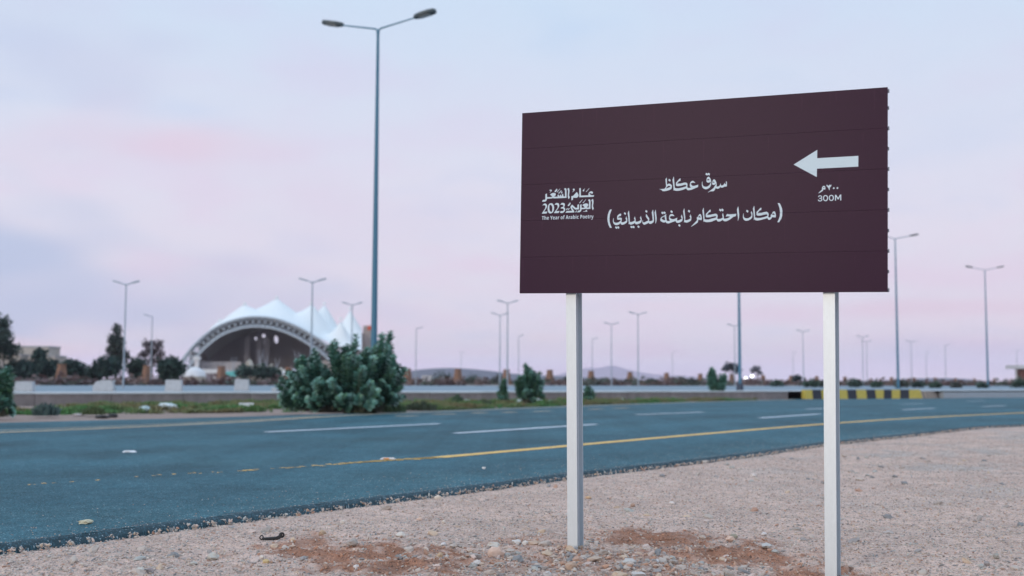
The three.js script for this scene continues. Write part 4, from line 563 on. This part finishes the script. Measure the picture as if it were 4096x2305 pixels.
// ---- trees
const cardLeaf = new THREE.BufferGeometry().setAttribute('position', new THREE.Float32BufferAttribute([0, 0, 0, 0.3, 0.5, 0.06, 0, 1, 0, -0.3, 0.5, 0.06], 3)); cardLeaf.setIndex([0, 1, 2, 0, 2, 3]); cardLeaf.computeVertexNormals(); const leafCard = plain(cardLeaf);
function tree(name, label, foot, H, trunkH, clumps, n, size, color, seed, bark = [0.16, 0.14, 0.13], category = 'tree') {
  const r = seeded(seed), t = thing(name, label, category, foot), g = [], limbs = [bar(V(0, 0, 0), V(0.02 * H, trunkH, 0), 0.022 * H + 0.03, 0.012 * H + 0.02, 8)];
  for (const [cx, cy, rx, ry, rz] of clumps) {
    const tip = V(cx * H, cy * H, (r() - 0.5) * rz * H), from = V(0.02 * H * Math.min(1, cy * H * 0.5 / trunkH), Math.min(trunkH, cy * H * 0.6), 0); limbs.push(bar(from, tip, 0.010 * H + 0.02, 0.004 * H + 0.008, 5));
    const k = Math.round(n * rx * ry / clumps.reduce((a, c) => a + c[2] * c[3], 0));
    for (let i = 0; i < k; i++) { const d = V(r() * 2 - 1, r() * 2 - 1, r() * 2 - 1); if (d.lengthSq() > 1) { i--; continue; } const l = d.length(); d.multiplyScalar((0.35 + 0.65 * Math.sqrt(l)) / Math.max(l, 0.05) * l); const lump = 1 + 0.35 * n3(d.x * 2 + seed, d.y * 2, d.z * 2 + cx * 9), s = size * (0.6 + 0.8 * r()); g.push(leafCard.clone().applyMatrix4(new THREE.Matrix4().compose(V((cx + d.x * rx * lump) * H, (cy + d.y * ry * lump) * H, tip.z + d.z * rz * lump * H), new THREE.Quaternion().setFromEuler(new THREE.Euler(r() * 6.3, r() * 6.3, r() * 6.3)), V(s, s, s)))); }
  }
  part(t, 'trunk', merged(limbs), mat(bark, 0.95)); part(t, 'crown', mergeGeometries(g), mat(color, 0.8, { side: THREE.DoubleSide })); return t;
}
{
  const at = (x, d) => { const p = atDepth(x, 955, d); p.y = footY(p) - 0.03; return p; };
  const hOf = (x, top, d) => (horizonAt(x) - top) * d * K / F + EYE - footY(at(x, d));
  const T = (name, label, x, top, d, trunk, clumps, n, size, col, seed, bark) => tree(name, label, at(x, d), hOf(x, top, d), hOf(x, top, d) * trunk, clumps, n, size, col, seed, bark);
  const pine = [0.028, 0.062, 0.055], olive = [0.032, 0.058, 0.045];
  T('eucalyptus_tree', 'tall dark eucalyptus tree with a pale forked trunk at the scene edge', 2, 797, 118, 0.6, [[0, 0.86, 0.1, 0.16, 0.1], [0.03, 0.68, 0.16, 0.14, 0.14], [0.06, 0.5, 0.2, 0.14, 0.16], [-0.08, 0.6, 0.16, 0.18, 0.14]], 2600, 0.34, [0.04, 0.07, 0.06], 401, [0.4, 0.38, 0.36]);
  T('eucalyptus_tree', 'tall thin eucalyptus tree with open pointed crown', 290, 813, 122, 0.75, [[0, 0.88, 0.07, 0.12, 0.07], [-0.03, 0.72, 0.12, 0.1, 0.1], [0.05, 0.66, 0.11, 0.12, 0.1], [-0.09, 0.56, 0.1, 0.1, 0.1], [0.06, 0.5, 0.14, 0.1, 0.12], [0.0, 0.42, 0.14, 0.08, 0.12], [0.16, 0.46, 0.06, 0.07, 0.06]], 2100, 0.3, [0.05, 0.07, 0.062], 402);
  T('eucalyptus_tree', 'sparse brown-leaved tree with bare gaps beside the round bush', 380, 851, 130, 0.55, [[-0.1, 0.86, 0.13, 0.11, 0.12], [0.14, 0.84, 0.14, 0.13, 0.12], [0.0, 0.7, 0.2, 0.1, 0.15], [-0.2, 0.62, 0.12, 0.1, 0.1], [0.22, 0.64, 0.12, 0.1, 0.1], [0.03, 0.52, 0.22, 0.07, 0.15]], 1500, 0.26, [0.105, 0.085, 0.095], 403);
  T('pine_tree', 'broad dark green tree in front of the stepped building', 95, 879, 125, 0.3, [[0, 0.82, 0.2, 0.18, 0.2], [-0.3, 0.45, 0.3, 0.2, 0.3], [0.3, 0.5, 0.3, 0.22, 0.3], [0, 0.4, 0.5, 0.25, 0.4]], 3800, 0.42, pine, 404);
  T('pine_tree', 'low dark green tree right of the broad tree, behind a pillar', 178, 905, 122, 0.3, [[0, 0.7, 0.45, 0.3, 0.4], [0.4, 0.45, 0.5, 0.3, 0.4], [-0.3, 0.4, 0.4, 0.3, 0.4]], 2000, 0.4, pine, 405);
  T('pine_tree', 'low dark green tree behind the leafy bush at the wall', 40, 902, 119, 0.3, [[0, 0.65, 0.5, 0.32, 0.4], [0.4, 0.45, 0.4, 0.3, 0.4], [-0.4, 0.4, 0.5, 0.3, 0.4]], 2000, 0.4, pine, 406);
  T('round_bush_tree', 'dense dark rounded tree at the foot of the thin eucalyptus', 268, 895, 116, 0.25, [[0, 0.62, 0.42, 0.36, 0.4], [0.25, 0.6, 0.36, 0.34, 0.3], [-0.35, 0.4, 0.34, 0.3, 0.3]], 2600, 0.36, pine, 407);
  T('round_bush_tree', 'dark rounded tree behind the fence between lamp and pillar', 343, 901, 120, 0.3, [[0, 0.68, 0.38, 0.3, 0.36], [0.05, 0.42, 0.3, 0.2, 0.3]], 1700, 0.34, olive, 408);
  T('round_bush_tree', 'smooth ball-shaped dark green tree left of the tent', 428, 898, 116, 0.25, [[0, 0.56, 0.5, 0.44, 0.45]], 2600, 0.32, [0.026, 0.062, 0.05], 409);
  T('clipped_hedge_tree', 'dark green hedge tree in front of the stage', 640, 915, 128, 0.3, [[-0.45, 0.6, 0.5, 0.32, 0.4], [0.35, 0.62, 0.5, 0.34, 0.4], [0.9, 0.5, 0.4, 0.3, 0.4]], 2000, 0.36, [0.035, 0.07, 0.06], 410);
  T('grey_tree', 'small grey-leaved tree beside the sleeved lamp', 1840, 912, 150, 0.5, [[0, 0.82, 0.3, 0.16, 0.25], [0.25, 0.7, 0.2, 0.14, 0.2], [-0.22, 0.72, 0.16, 0.12, 0.2]], 1000, 0.3, [0.07, 0.09, 0.115], 411);
  T('grey_tree', 'pale grey sparse tree behind the twin floodlights', 1905, 918, 190, 0.6, [[0, 0.8, 0.22, 0.16, 0.2], [-0.2, 0.72, 0.14, 0.12, 0.15], [0.14, 0.6, 0.14, 0.1, 0.15]], 520, 0.3, [0.16, 0.17, 0.21], 412);
  T('round_bush_tree', 'small round dark tree near the far flat house', 2005, 944, 165, 0.3, [[0, 0.6, 0.5, 0.4, 0.45]], 700, 0.3, [0.03, 0.06, 0.065], 413);
  // bushes along the far fence that can be told apart
  [[1112, 930, 150], [1190, 938, 160], [1255, 940, 140], [1430, 946, 150], [1520, 950, 160], [1580, 952, 165], [1640, 950, 140], [1715, 945, 138], [1740, 950, 140], [1955, 955, 120], [2040, 953, 105], [2075, 954, 108], [2150, 953, 112], [2205, 957, 110], [2270, 955, 108], [2310, 957, 110], [2355, 960, 105], [2405, 961, 110], [2470, 962, 108], [2565, 950, 112]].forEach(([x, top, d], i) => T('fence_bush', 'dull green bush growing along the far fence', x, top, d, 0.3, [[0, 0.55, 0.55, 0.42, 0.45], [0.5, 0.4, 0.4, 0.32, 0.4], [-0.5, 0.38, 0.42, 0.32, 0.4]], 420, 0.24, [[0.05, 0.09, 0.075], [0.042, 0.085, 0.06], [0.07, 0.085, 0.075]][i % 3], 420 + i).userData.group = 'bushes along the far fence');
}
// dry scrub beyond the far road: one mass
{
  const r = seeded(360), g = []; for (let i = 0; i < 46; i++) { const d = V(r() * 2 - 1, r(), r() * 2 - 1).normalize().multiplyScalar(0.5 + 0.5 * r()), s = 0.3 + 0.3 * r(); g.push(leafCard.clone().applyMatrix4(new THREE.Matrix4().compose(V(d.x, d.y * 0.8, d.z), new THREE.Quaternion().setFromEuler(new THREE.Euler(r() * 6, r() * 6, r() * 6)), V(s, s, s)))); }
  const pts = []; while (pts.length < 5200) { const s = -70 + 420 * r(), t = 52 + 330 * r() ** 1.5, p = onWall(s, t, 0); if (Math.abs(p.x / p.z) > 0.55) continue; const k = n2(p.x * 0.05, p.z * 0.05); if (r() < 0.5 + 0.6 * k) pts.push(p); }
  const m = new THREE.InstancedMesh(mergeGeometries(g), mat([1, 1, 1], 0.9, { side: THREE.DoubleSide }), pts.length), o = new THREE.Object3D(), c = new THREE.Color();
  pts.forEach((p, i) => { const k = r(), t = beyondWall(p.x, p.z); o.position.set(p.x, footY(p) - 0.05, p.z); o.rotation.y = k * 6.28; const s = (0.35 + 0.75 * r() ** 2) * (1 + 0.4 * smooth(120, 260, t)); o.scale.set(s * 1.5, s * (0.7 + 0.5 * r()), s * 1.5); o.updateMatrix(); m.setMatrixAt(i, o.matrix); const q = r(); c.setRGB(...(q < 0.45 ? [0.12, 0.085, 0.085] : q < 0.7 ? [0.07, 0.085, 0.07] : [0.15, 0.11, 0.10])); m.setColorAt(i, c); });
  stuff(m, 'dry_scrub', 'low brown and olive scrub spread beyond the far fence', 'scrub');
}

// ================================================================ stones and litter
{
  const palette = [[0.45, 0.38, 0.33], [0.38, 0.33, 0.29], [0.50, 0.43, 0.37], [0.30, 0.28, 0.27], [0.46, 0.35, 0.26], [0.40, 0.40, 0.37], [0.36, 0.22, 0.16], [0.22, 0.22, 0.22], [0.50, 0.40, 0.35]];
  const r = seeded(500), geos = [0, 1, 2, 3].map((k) => rock(1, 20 + k * 3.7, 0, 0.6, 0.4)), o = new THREE.Object3D(), c = new THREE.Color(), one = mat([1, 1, 1], 0.9);
  const heap = [onLevel(1330, 1400), onLevel(1480, 1405), onLevel(1620, 1400), onLevel(1800, 1425)];
  const lists = [[], [], [], []]; let n = 0; while (n < 115000) {
    let x, z, s; if (r() < 0.011) { const h = heap[Math.floor(r() * 4)]; x = h.x + (r() + r() + r() - 1.5) * 1.0; z = h.z + (r() + r() + r() - 1.5) * 0.7; s = 0.005 + 0.017 * r() ** 2.2; } else { z = -5.6 - 20 * r() ** 1.7; x = z * -0.5 * (2 * r() - 1) * 1.02; s = 0.003 + 0.0095 * r() ** 2.6; }
    if (!onGravel(x, z) || z > -5.4) continue; if (r() < 0.45 * dirtAt(x, z) && s < 0.01) continue;
    lists[Math.floor(r() * 4)].push([x, z, s]); n++;
  }
  lists.forEach((l, k) => { const m = new THREE.InstancedMesh(geos[k], one, l.length); l.forEach(([x, z, s], i) => { o.position.set(x, groundY(x, z) + s * 0.12, z); o.rotation.set(r() * 0.6, r() * 6.28, r() * 0.6); o.scale.set(s * (0.8 + 0.7 * r()), s * (0.6 + 0.5 * r()), s); o.updateMatrix(); m.setMatrixAt(i, o.matrix); const p = r() < 0.75 * dirtAt(x, z) ? [0.36, 0.19, 0.12] : palette[Math.floor(r() ** 1.3 * 9)], q = 0.75 + 0.5 * r(); const hp = s > 0.0115 ? 0.35 : 0; c.setRGB(mix(p[0], 0.40, hp) * q, mix(p[1], 0.30, hp) * q, mix(p[2], 0.24, hp) * q); m.setColorAt(i, c); }); stuff(m, 'gravel', 'fine mixed gravel scattered over the verge', 'gravel'); });
  // pebbles spilling over the asphalt edge
  { const l = []; while (l.length < 4200) { const i = 200 + Math.floor(r() * 560), p = nearLine[i], q = p.clone().addScaledVector(inward[i], -0.10 + 0.24 * r() * r() + 0.04 * n2(p.x * 2, p.z * 2)); if (-q.z < 5.4 || -q.z > 32 || Math.abs(q.x) > -q.z * 0.55) { if (r() < 0.98) continue; } l.push(q); } const m = new THREE.InstancedMesh(geos[2], one, l.length); l.forEach((q, i) => { const s = 0.004 + 0.011 * r() ** 2.5; o.position.set(q.x, 0.004 + 0.03 * r(), q.z); o.rotation.set(r(), r() * 6, r()); o.scale.set(s * 1.3, s, s); o.updateMatrix(); m.setMatrixAt(i, o.matrix); const p = palette[Math.floor(r() * 9)]; c.setRGB(...p); m.setColorAt(i, c); }); stuff(m, 'gravel_spill', 'pebbles spilling over the broken asphalt edge', 'gravel'); }
  // grit on the asphalt shoulder
  const grit = []; while (grit.length < 5000) { const x = -5 + 14 * r(), e = edgeZ(x), z = e - 0.2 - 2.6 * r() ** 3; if (-z < 5.5 || -z > 26) continue; grit.push([x, z, 0.0022 + 0.006 * r() ** 3]); }
  const gm = new THREE.InstancedMesh(geos[0], one, grit.length); grit.forEach(([x, z, s], i) => { o.position.set(x, ROADY + s * 0.3, z); o.rotation.set(0, r() * 6, 0); o.scale.set(s, s * 0.7, s); o.updateMatrix(); gm.setMatrixAt(i, o.matrix); const p = palette[Math.floor(r() * 9)]; c.setRGB(...p); gm.setColorAt(i, c); }); stuff(gm, 'grit', 'loose grit strewn on the asphalt shoulder', 'grit');
  // stones one can pick out
  const stoneMat = new Map(), sm = (col) => { const k = col.join(); if (!stoneMat.has(k)) stoneMat.set(k, tex(mottled(col, 0.45, 600 + stoneMat.size, 128, [3, 9, 30]), 0.9)); return stoneMat.get(k); };
  const ochre = [0.48, 0.33, 0.2], cream = [0.62, 0.56, 0.48], pinkish = [0.55, 0.40, 0.32], white = [0.66, 0.64, 0.62], brown = [0.30, 0.18, 0.12], greyS = [0.40, 0.39, 0.38], green = [0.43, 0.44, 0.40], blueg = [0.46, 0.49, 0.49], darkS = [0.18, 0.18, 0.19];
  const put = (x, y, w, h, col, label, level = null) => { const p = level === null ? onLevel(x, y, 0) : onLevel(x, y, level), m = -p.z * K / F, R = w * m / 2, fl = clamp(h / w, 0.35, 1.1), k = (x * 7.31 + y * 3.17) % 19; const b = solo('stone', rock(R, k, 1, fl, 0.3), sm(col.map((v, i) => mix(v, [0.5, 0.4, 0.34][i], 0.25))), label, 'stone'); const gy = level === null ? groundY(p.x, p.z) : level; b.position.set(p.x, gy + R * fl * 0.62, p.z); b.rotation.y = k; return b; };
  put(1247, 1393, 42, 30, pinkish, 'large rounded pinkish sandstone lying left of the post foot');
  put(1106, 1403, 20, 18, [0.40, 0.28, 0.16], 'brown angular stone beside a small pale stone'); put(1124, 1401, 14, 10, blueg, 'small bluish-white stone touching the brown angular stone');
  put(897, 1436, 18, 16, white, 'white pitted stone on the red earth'); put(927, 1434, 16, 18, [0.34, 0.27, 0.22], 'dark brown upright stone next to the white pitted stone');
  put(659, 1404, 15, 12, cream, 'cream wedge-shaped stone in a pair on the verge'); put(669, 1412, 20, 12, [0.55, 0.42, 0.18], 'yellow ochre stone touching the cream wedge'); put(682, 1412, 9, 8, brown, 'small brown stone at the end of the ochre stone');
  put(535, 1400, 26, 20, green, 'greenish-white block of stone alone on the gravel'); put(361, 1411, 15, 10, [0.44, 0.50, 0.50], 'small pale blue stone on the gravel'); put(487, 1420, 18, 10, green, 'flat greenish stone beyond the brown shard');
  put(351, 1446, 26, 18, [0.5, 0.52, 0.47], 'pale green-grey stone beside a dark brown shard'); put(377, 1443, 20, 14, [0.27, 0.23, 0.23], 'dark brown stone shard beside the pale green-grey stone');
  put(810, 1347, 22, 14, ochre, 'ochre crumbly stone at the edge of the red earth'); put(736, 1366, 14, 20, [0.55, 0.40, 0.26], 'upright orange clod by the black strap'); put(735, 1381, 18, 8, [0.5, 0.36, 0.27], 'flat crumbled clod under the upright clod');
  put(1101, 1257, 20, 14, cream, 'cream stone lying close to the asphalt edge'); put(862, 1310, 14, 10, cream, 'small cream stone halfway to the asphalt'); put(1055, 1307, 16, 9, pinkish, 'flat salmon stone on the open gravel'); put(1116, 1313, 13, 10, cream, 'small cream chip right of the salmon stone'); put(1008, 1353, 24, 14, [0.56, 0.53, 0.47], 'pointed grey-cream stone on the open gravel');
  put(1436, 1424, 36, 24, [0.42, 0.28, 0.19], 'lumpy brown clod before the post foot'); put(1453, 1406, 26, 18, [0.38, 0.23, 0.16], 'red-brown clod touching the post foot'); put(1497, 1402, 38, 16, [0.38, 0.29, 0.22], 'flat brown stone right of the post foot'); put(1432, 1381, 18, 11, [0.44, 0.36, 0.24], 'tan stone resting against the post foot'); put(1417, 1389, 14, 9, greyS, 'small grey stone left of the post foot');
  put(1243, 1366, 34, 16, [0.52, 0.49, 0.43], 'pale flat stone behind the pinkish sandstone'); put(1300, 1361, 26, 12, [0.56, 0.55, 0.52], 'long pale stone on the heap by the post'); put(1322, 1362, 17, 14, [0.6, 0.57, 0.52], 'pointed cream stone on the heap by the post'); put(1213, 1372, 10, 8, [0.42, 0.2, 0.12], 'small rust-red stone behind the heap'); put(1115, 1371, 18, 10, white, 'white-tipped stone with a dark twist of bark beside it');
  put(1345, 1367, 36, 12, [0.42, 0.29, 0.2], 'brown flat clod on the heap'); put(1200, 1416, 22, 16, [0.5, 0.48, 0.45], 'grey faceted stone at the heap edge'); put(1333, 1438, 22, 16, greyS, 'slate grey stone low on the heap'); put(1376, 1435, 20, 14, [0.48, 0.47, 0.46], 'light grey stone low on the heap');
  put(1584, 1412, 34, 18, blueg, 'pale blue-grey slab right of the posts'); put(1605, 1432, 36, 18, [0.52, 0.50, 0.47], 'broad pale grey slab below the blue-grey slab'); put(1560, 1443, 40, 20, [0.44, 0.34, 0.24], 'ochre-brown slab at the bottom of the heap'); put(1650, 1400, 22, 12, [0.5, 0.5, 0.5], 'grey wedge stone on the red earth'); put(1480, 1256, 16, 8, [0.55, 0.36, 0.2], 'orange flat stone behind the left post'); put(1592, 1273, 14, 10, brown, 'round brown stone on the open gravel'); put(1727, 1302, 20, 9, [0.5, 0.37, 0.24], 'tan flat stone on the open gravel'); put(1691, 1271, 15, 9, white, 'white chip on the open gravel');
  put(1896, 1197, 18, 13, white, 'white round stone far out on the gravel'); put(1922, 1346, 17, 9, white, 'bright white chip beyond the red earth'); put(1845, 1346, 22, 12, [0.27, 0.25, 0.17], 'dark olive stone at the edge of the red earth'); put(1838, 1353, 22, 14, pinkish, 'pale salmon stone beside the dark olive stone'); put(1928, 1366, 26, 12, blueg, 'pale blue flat stone on the verge of the red earth'); put(1950, 1375, 22, 10, [0.38, 0.42, 0.42], 'grey-green flat stone next to the pale blue one');
  put(2434, 1437, 32, 20, cream, 'cream stone with a pink cap alone at the right of the posts'); put(2252, 1419, 16, 10, white, 'white chip right of the right post'); put(2506, 1398, 20, 14, [0.28, 0.28, 0.25], 'dark olive round stone'); put(2484, 1413, 17, 13, darkS, 'dark slate stone near the dark olive one'); put(2545, 1417, 14, 8, [0.42, 0.26, 0.24], 'dull red flat stone near the slate stone'); put(2242, 1446, 16, 10, brown, 'brown stone half hidden in red earth'); put(2236, 1343, 22, 10, greyS, 'grey stone on the bare gravel right of the post');
  put(215, 1318, 34, 13, [0.48, 0.46, 0.3], 'yellowish wedge of rock lying on the asphalt', ROADY); put(1217, 1180, 12, 6, white, 'small white stone on the asphalt shoulder', ROADY);
  // many more loose stones of a hand's width or less
  const sg = [0, 1, 2, 3, 4, 5].map((k) => rock(1, 60 + k * 2.9, 1, 0.62, 0.33)), sms = palette.map(sm); let made = 0;
  while (made < 230) { let x, z; if (r() < 0.3) { const h = heap[Math.floor(r() * 4)]; x = h.x + (r() + r() - 1) * 1.0; z = h.z + (r() + r() - 1) * 0.9; } else { z = -5.9 - 13 * r() ** 1.5; x = z * -0.44 * (2 * r() - 1); } if (!onGravel(x, z)) continue; if (Math.abs(x) > -z * 0.436 || z > -6.6) continue; const s = 0.013 + 0.017 * r() ** 2 + 0.0009 * -z; const b = new THREE.Mesh(sg[made % 6], sms[Math.floor(r() ** 1.3 * 9)]); b.name = numbered('loose_stone'); tag(b, 'small loose stone lying among the gravel', 'stone', 'small loose stones on the gravel'); b.position.set(x, groundY(x, z) + s * 0.22, z); b.rotation.set(r() * 0.5, r() * 6.3, r() * 0.5); b.scale.set(s * (0.9 + 0.6 * r()), s, s * (0.8 + 0.4 * r())); b.castShadow = b.receiveShadow = true; scene.add(b); made++; }

  // black strap
  { const p = onLevel(684, 1362), m = -p.z * K / F, t = thing('black_strap', 'short black plastic strap with a curled end on the gravel', 'strap', V(p.x, groundY(p.x, p.z) + 0.016, p.z), 0.1), blk = mat([0.012, 0.013, 0.015], 0.6); part(t, 'band', new THREE.ExtrudeGeometry(new THREE.Shape([[-23, 1], [10, 3], [21, 8], [26, 14], [24, 5], [20, 0], [-20, -4]].map(([a, b]) => new THREE.Vector2(a * m, b * m))), { depth: 0.03, bevelSize: 0.003, bevelThickness: 0.003, bevelSegments: 2 }), blk); part(t, 'buckle', new THREE.TorusGeometry(0.013, 0.004, 6, 14).rotateY(0.6).translate(-25 * m, 0.008, 0.02), blk); part(t, 'buckle', new THREE.TorusGeometry(0.014, 0.006, 6, 14).translate(24 * m, 0.022, 0.01), blk); }
  // raised road studs
  for (const [x, y, col, label, w] of [[325, 1138, [0.62, 0.66, 0.7], 'white raised road stud on the dark asphalt', 34], [976, 1156, [0.55, 0.52, 0.5], 'road stud with an orange reflector on the worn yellow line', 40]]) { const p = onLevel(x, y, ROADY), m = -p.z * K / F, t = thing('road_stud', label, 'road stud', V(p.x, ROADY, p.z), 0.15), W = w * m; const q = box(W, 0.024, 0.1, 0, 0.012, 0), a = q.attributes.position; for (let i = 0; i < a.count; i++) if (a.getY(i) > 0.02) { a.setX(i, a.getX(i) * 0.7); a.setZ(i, a.getZ(i) * 0.5); } q.computeVertexNormals(); part(t, 'body', q, mat(col, 0.5)); part(t, 'reflector', box(W * 0.34, 0.012, 0.014, -W * 0.12, 0.014, 0.045), mat(x > 900 ? [0.75, 0.26, 0.03] : [0.72, 0.72, 0.72], 0.3)); }
  // litter on the verge
  const bagMat = mat([0.58, 0.66, 0.68], 0.55, { side: THREE.DoubleSide }), crumple = (R, k, fl = 0.6) => { const g = mergeVertices(new THREE.IcosahedronGeometry(1, 4).deleteAttribute('uv').deleteAttribute('normal')), a = g.attributes.position; for (let i = 0; i < a.count; i++) { const x = a.getX(i), y = a.getY(i), z = a.getZ(i), q = R * (1 + 0.3 * n3(x * 1.4 + k, y * 1.4, z * 1.4) + 0.16 * Math.abs(n3(x * 4 + k, y * 4, z * 4)) + 0.06 * n3(x * 11, y * 11 + k, z * 11)); a.setXYZ(i, x * q * 1.3, y * q * fl, z * q); } g.computeVertexNormals(); return plain(g); };
  const litter = (x, y, w, h, m, label, name = 'plastic_bag', cat = 'litter', lift = 0) => { const p = onLevel(x, y, 0.06), s = -p.z * K / F, R = w * s / 2.6, b = solo(name, crumple(R, (x * 1.7) % 13, clamp(h / w * 1.25, 0.3, 1.2)), m, label, cat); b.position.set(p.x, groundY(p.x, p.z) + R * clamp(h / w * 1.25, 0.3, 1.2) * 0.8 + lift, p.z); return b; };
  litter(418, 1028, 46, 20, bagMat, 'large crumpled white plastic bag in the grass'); litter(363, 1030, 24, 14, mat([0.42, 0.56, 0.58], 0.55), 'torn pale blue plastic scrap beside the large bag'); litter(424, 1012, 18, 10, mat([0.5, 0.5, 0.52], 0.6), 'small grey plastic scrap behind the large bag'); litter(197, 1040, 26, 7, mat([0.4, 0.36, 0.36], 0.7), 'flat faded paper scrap on bare earth', 'paper_scrap');
  { const p = onLevel(612, 1026, 0.06), s = -p.z * K / F, t = thing('foam_box', 'white broken foam box lying in the grass below the wall', 'box', V(p.x, groundY(p.x, p.z) + 0.02, p.z), 0.25), w = mat([0.68, 0.74, 0.77], 0.7); part(t, 'side', box(34 * s, 13 * s, 0.05, 6 * s, 8 * s, 0), w); part(t, 'lid', box(26 * s, 3 * s, 0.25, -14 * s, 2 * s, 0.1), w); part(t, 'end', box(0.05, 14 * s, 0.22, 23.6 * s, 7 * s, -0.1), w); }
  litter(257, 1046, 32, 10, mat([0.018, 0.02, 0.022], 0.7), 'black rag of rubber at the road shoulder', 'rubber_scrap'); litter(284, 1044, 22, 11, mat([0.02, 0.022, 0.024], 0.7), 'smaller black rubber scrap beside the rag', 'rubber_scrap');
  litter(1352, 1012, 32, 13, mat([0.5, 0.58, 0.56], 0.6), 'pale plastic bag right of the upright bush'); litter(1310, 1012, 18, 10, mat([0.4, 0.46, 0.46], 0.6), 'grey plastic scrap under the upright bush'); litter(1384, 1010, 20, 7, mat([0.22, 0.42, 0.40], 0.6), 'green plastic scrap beside the pale bag'); litter(1177, 1012, 18, 12, mat([0.3, 0.4, 0.38], 0.6), 'dull green scrap near the slender milkweed');
  litter(1614, 1005, 20, 12, mat([0.5, 0.56, 0.55], 0.6), 'white crumpled scrap left of the dark bush'); litter(1564, 1008, 14, 8, mat([0.45, 0.5, 0.5], 0.6), 'small white scrap in the grass strip'); litter(1775, 1003, 24, 16, mat([0.36, 0.55, 0.62], 0.6), 'light blue plastic bag at the foot of the dark bush'); litter(1918, 999, 18, 8, mat([0.5, 0.5, 0.52], 0.6), 'faded paper cup scrap beyond the sleeved lamp', 'paper_scrap');
}
renderer.render(scene, camera);
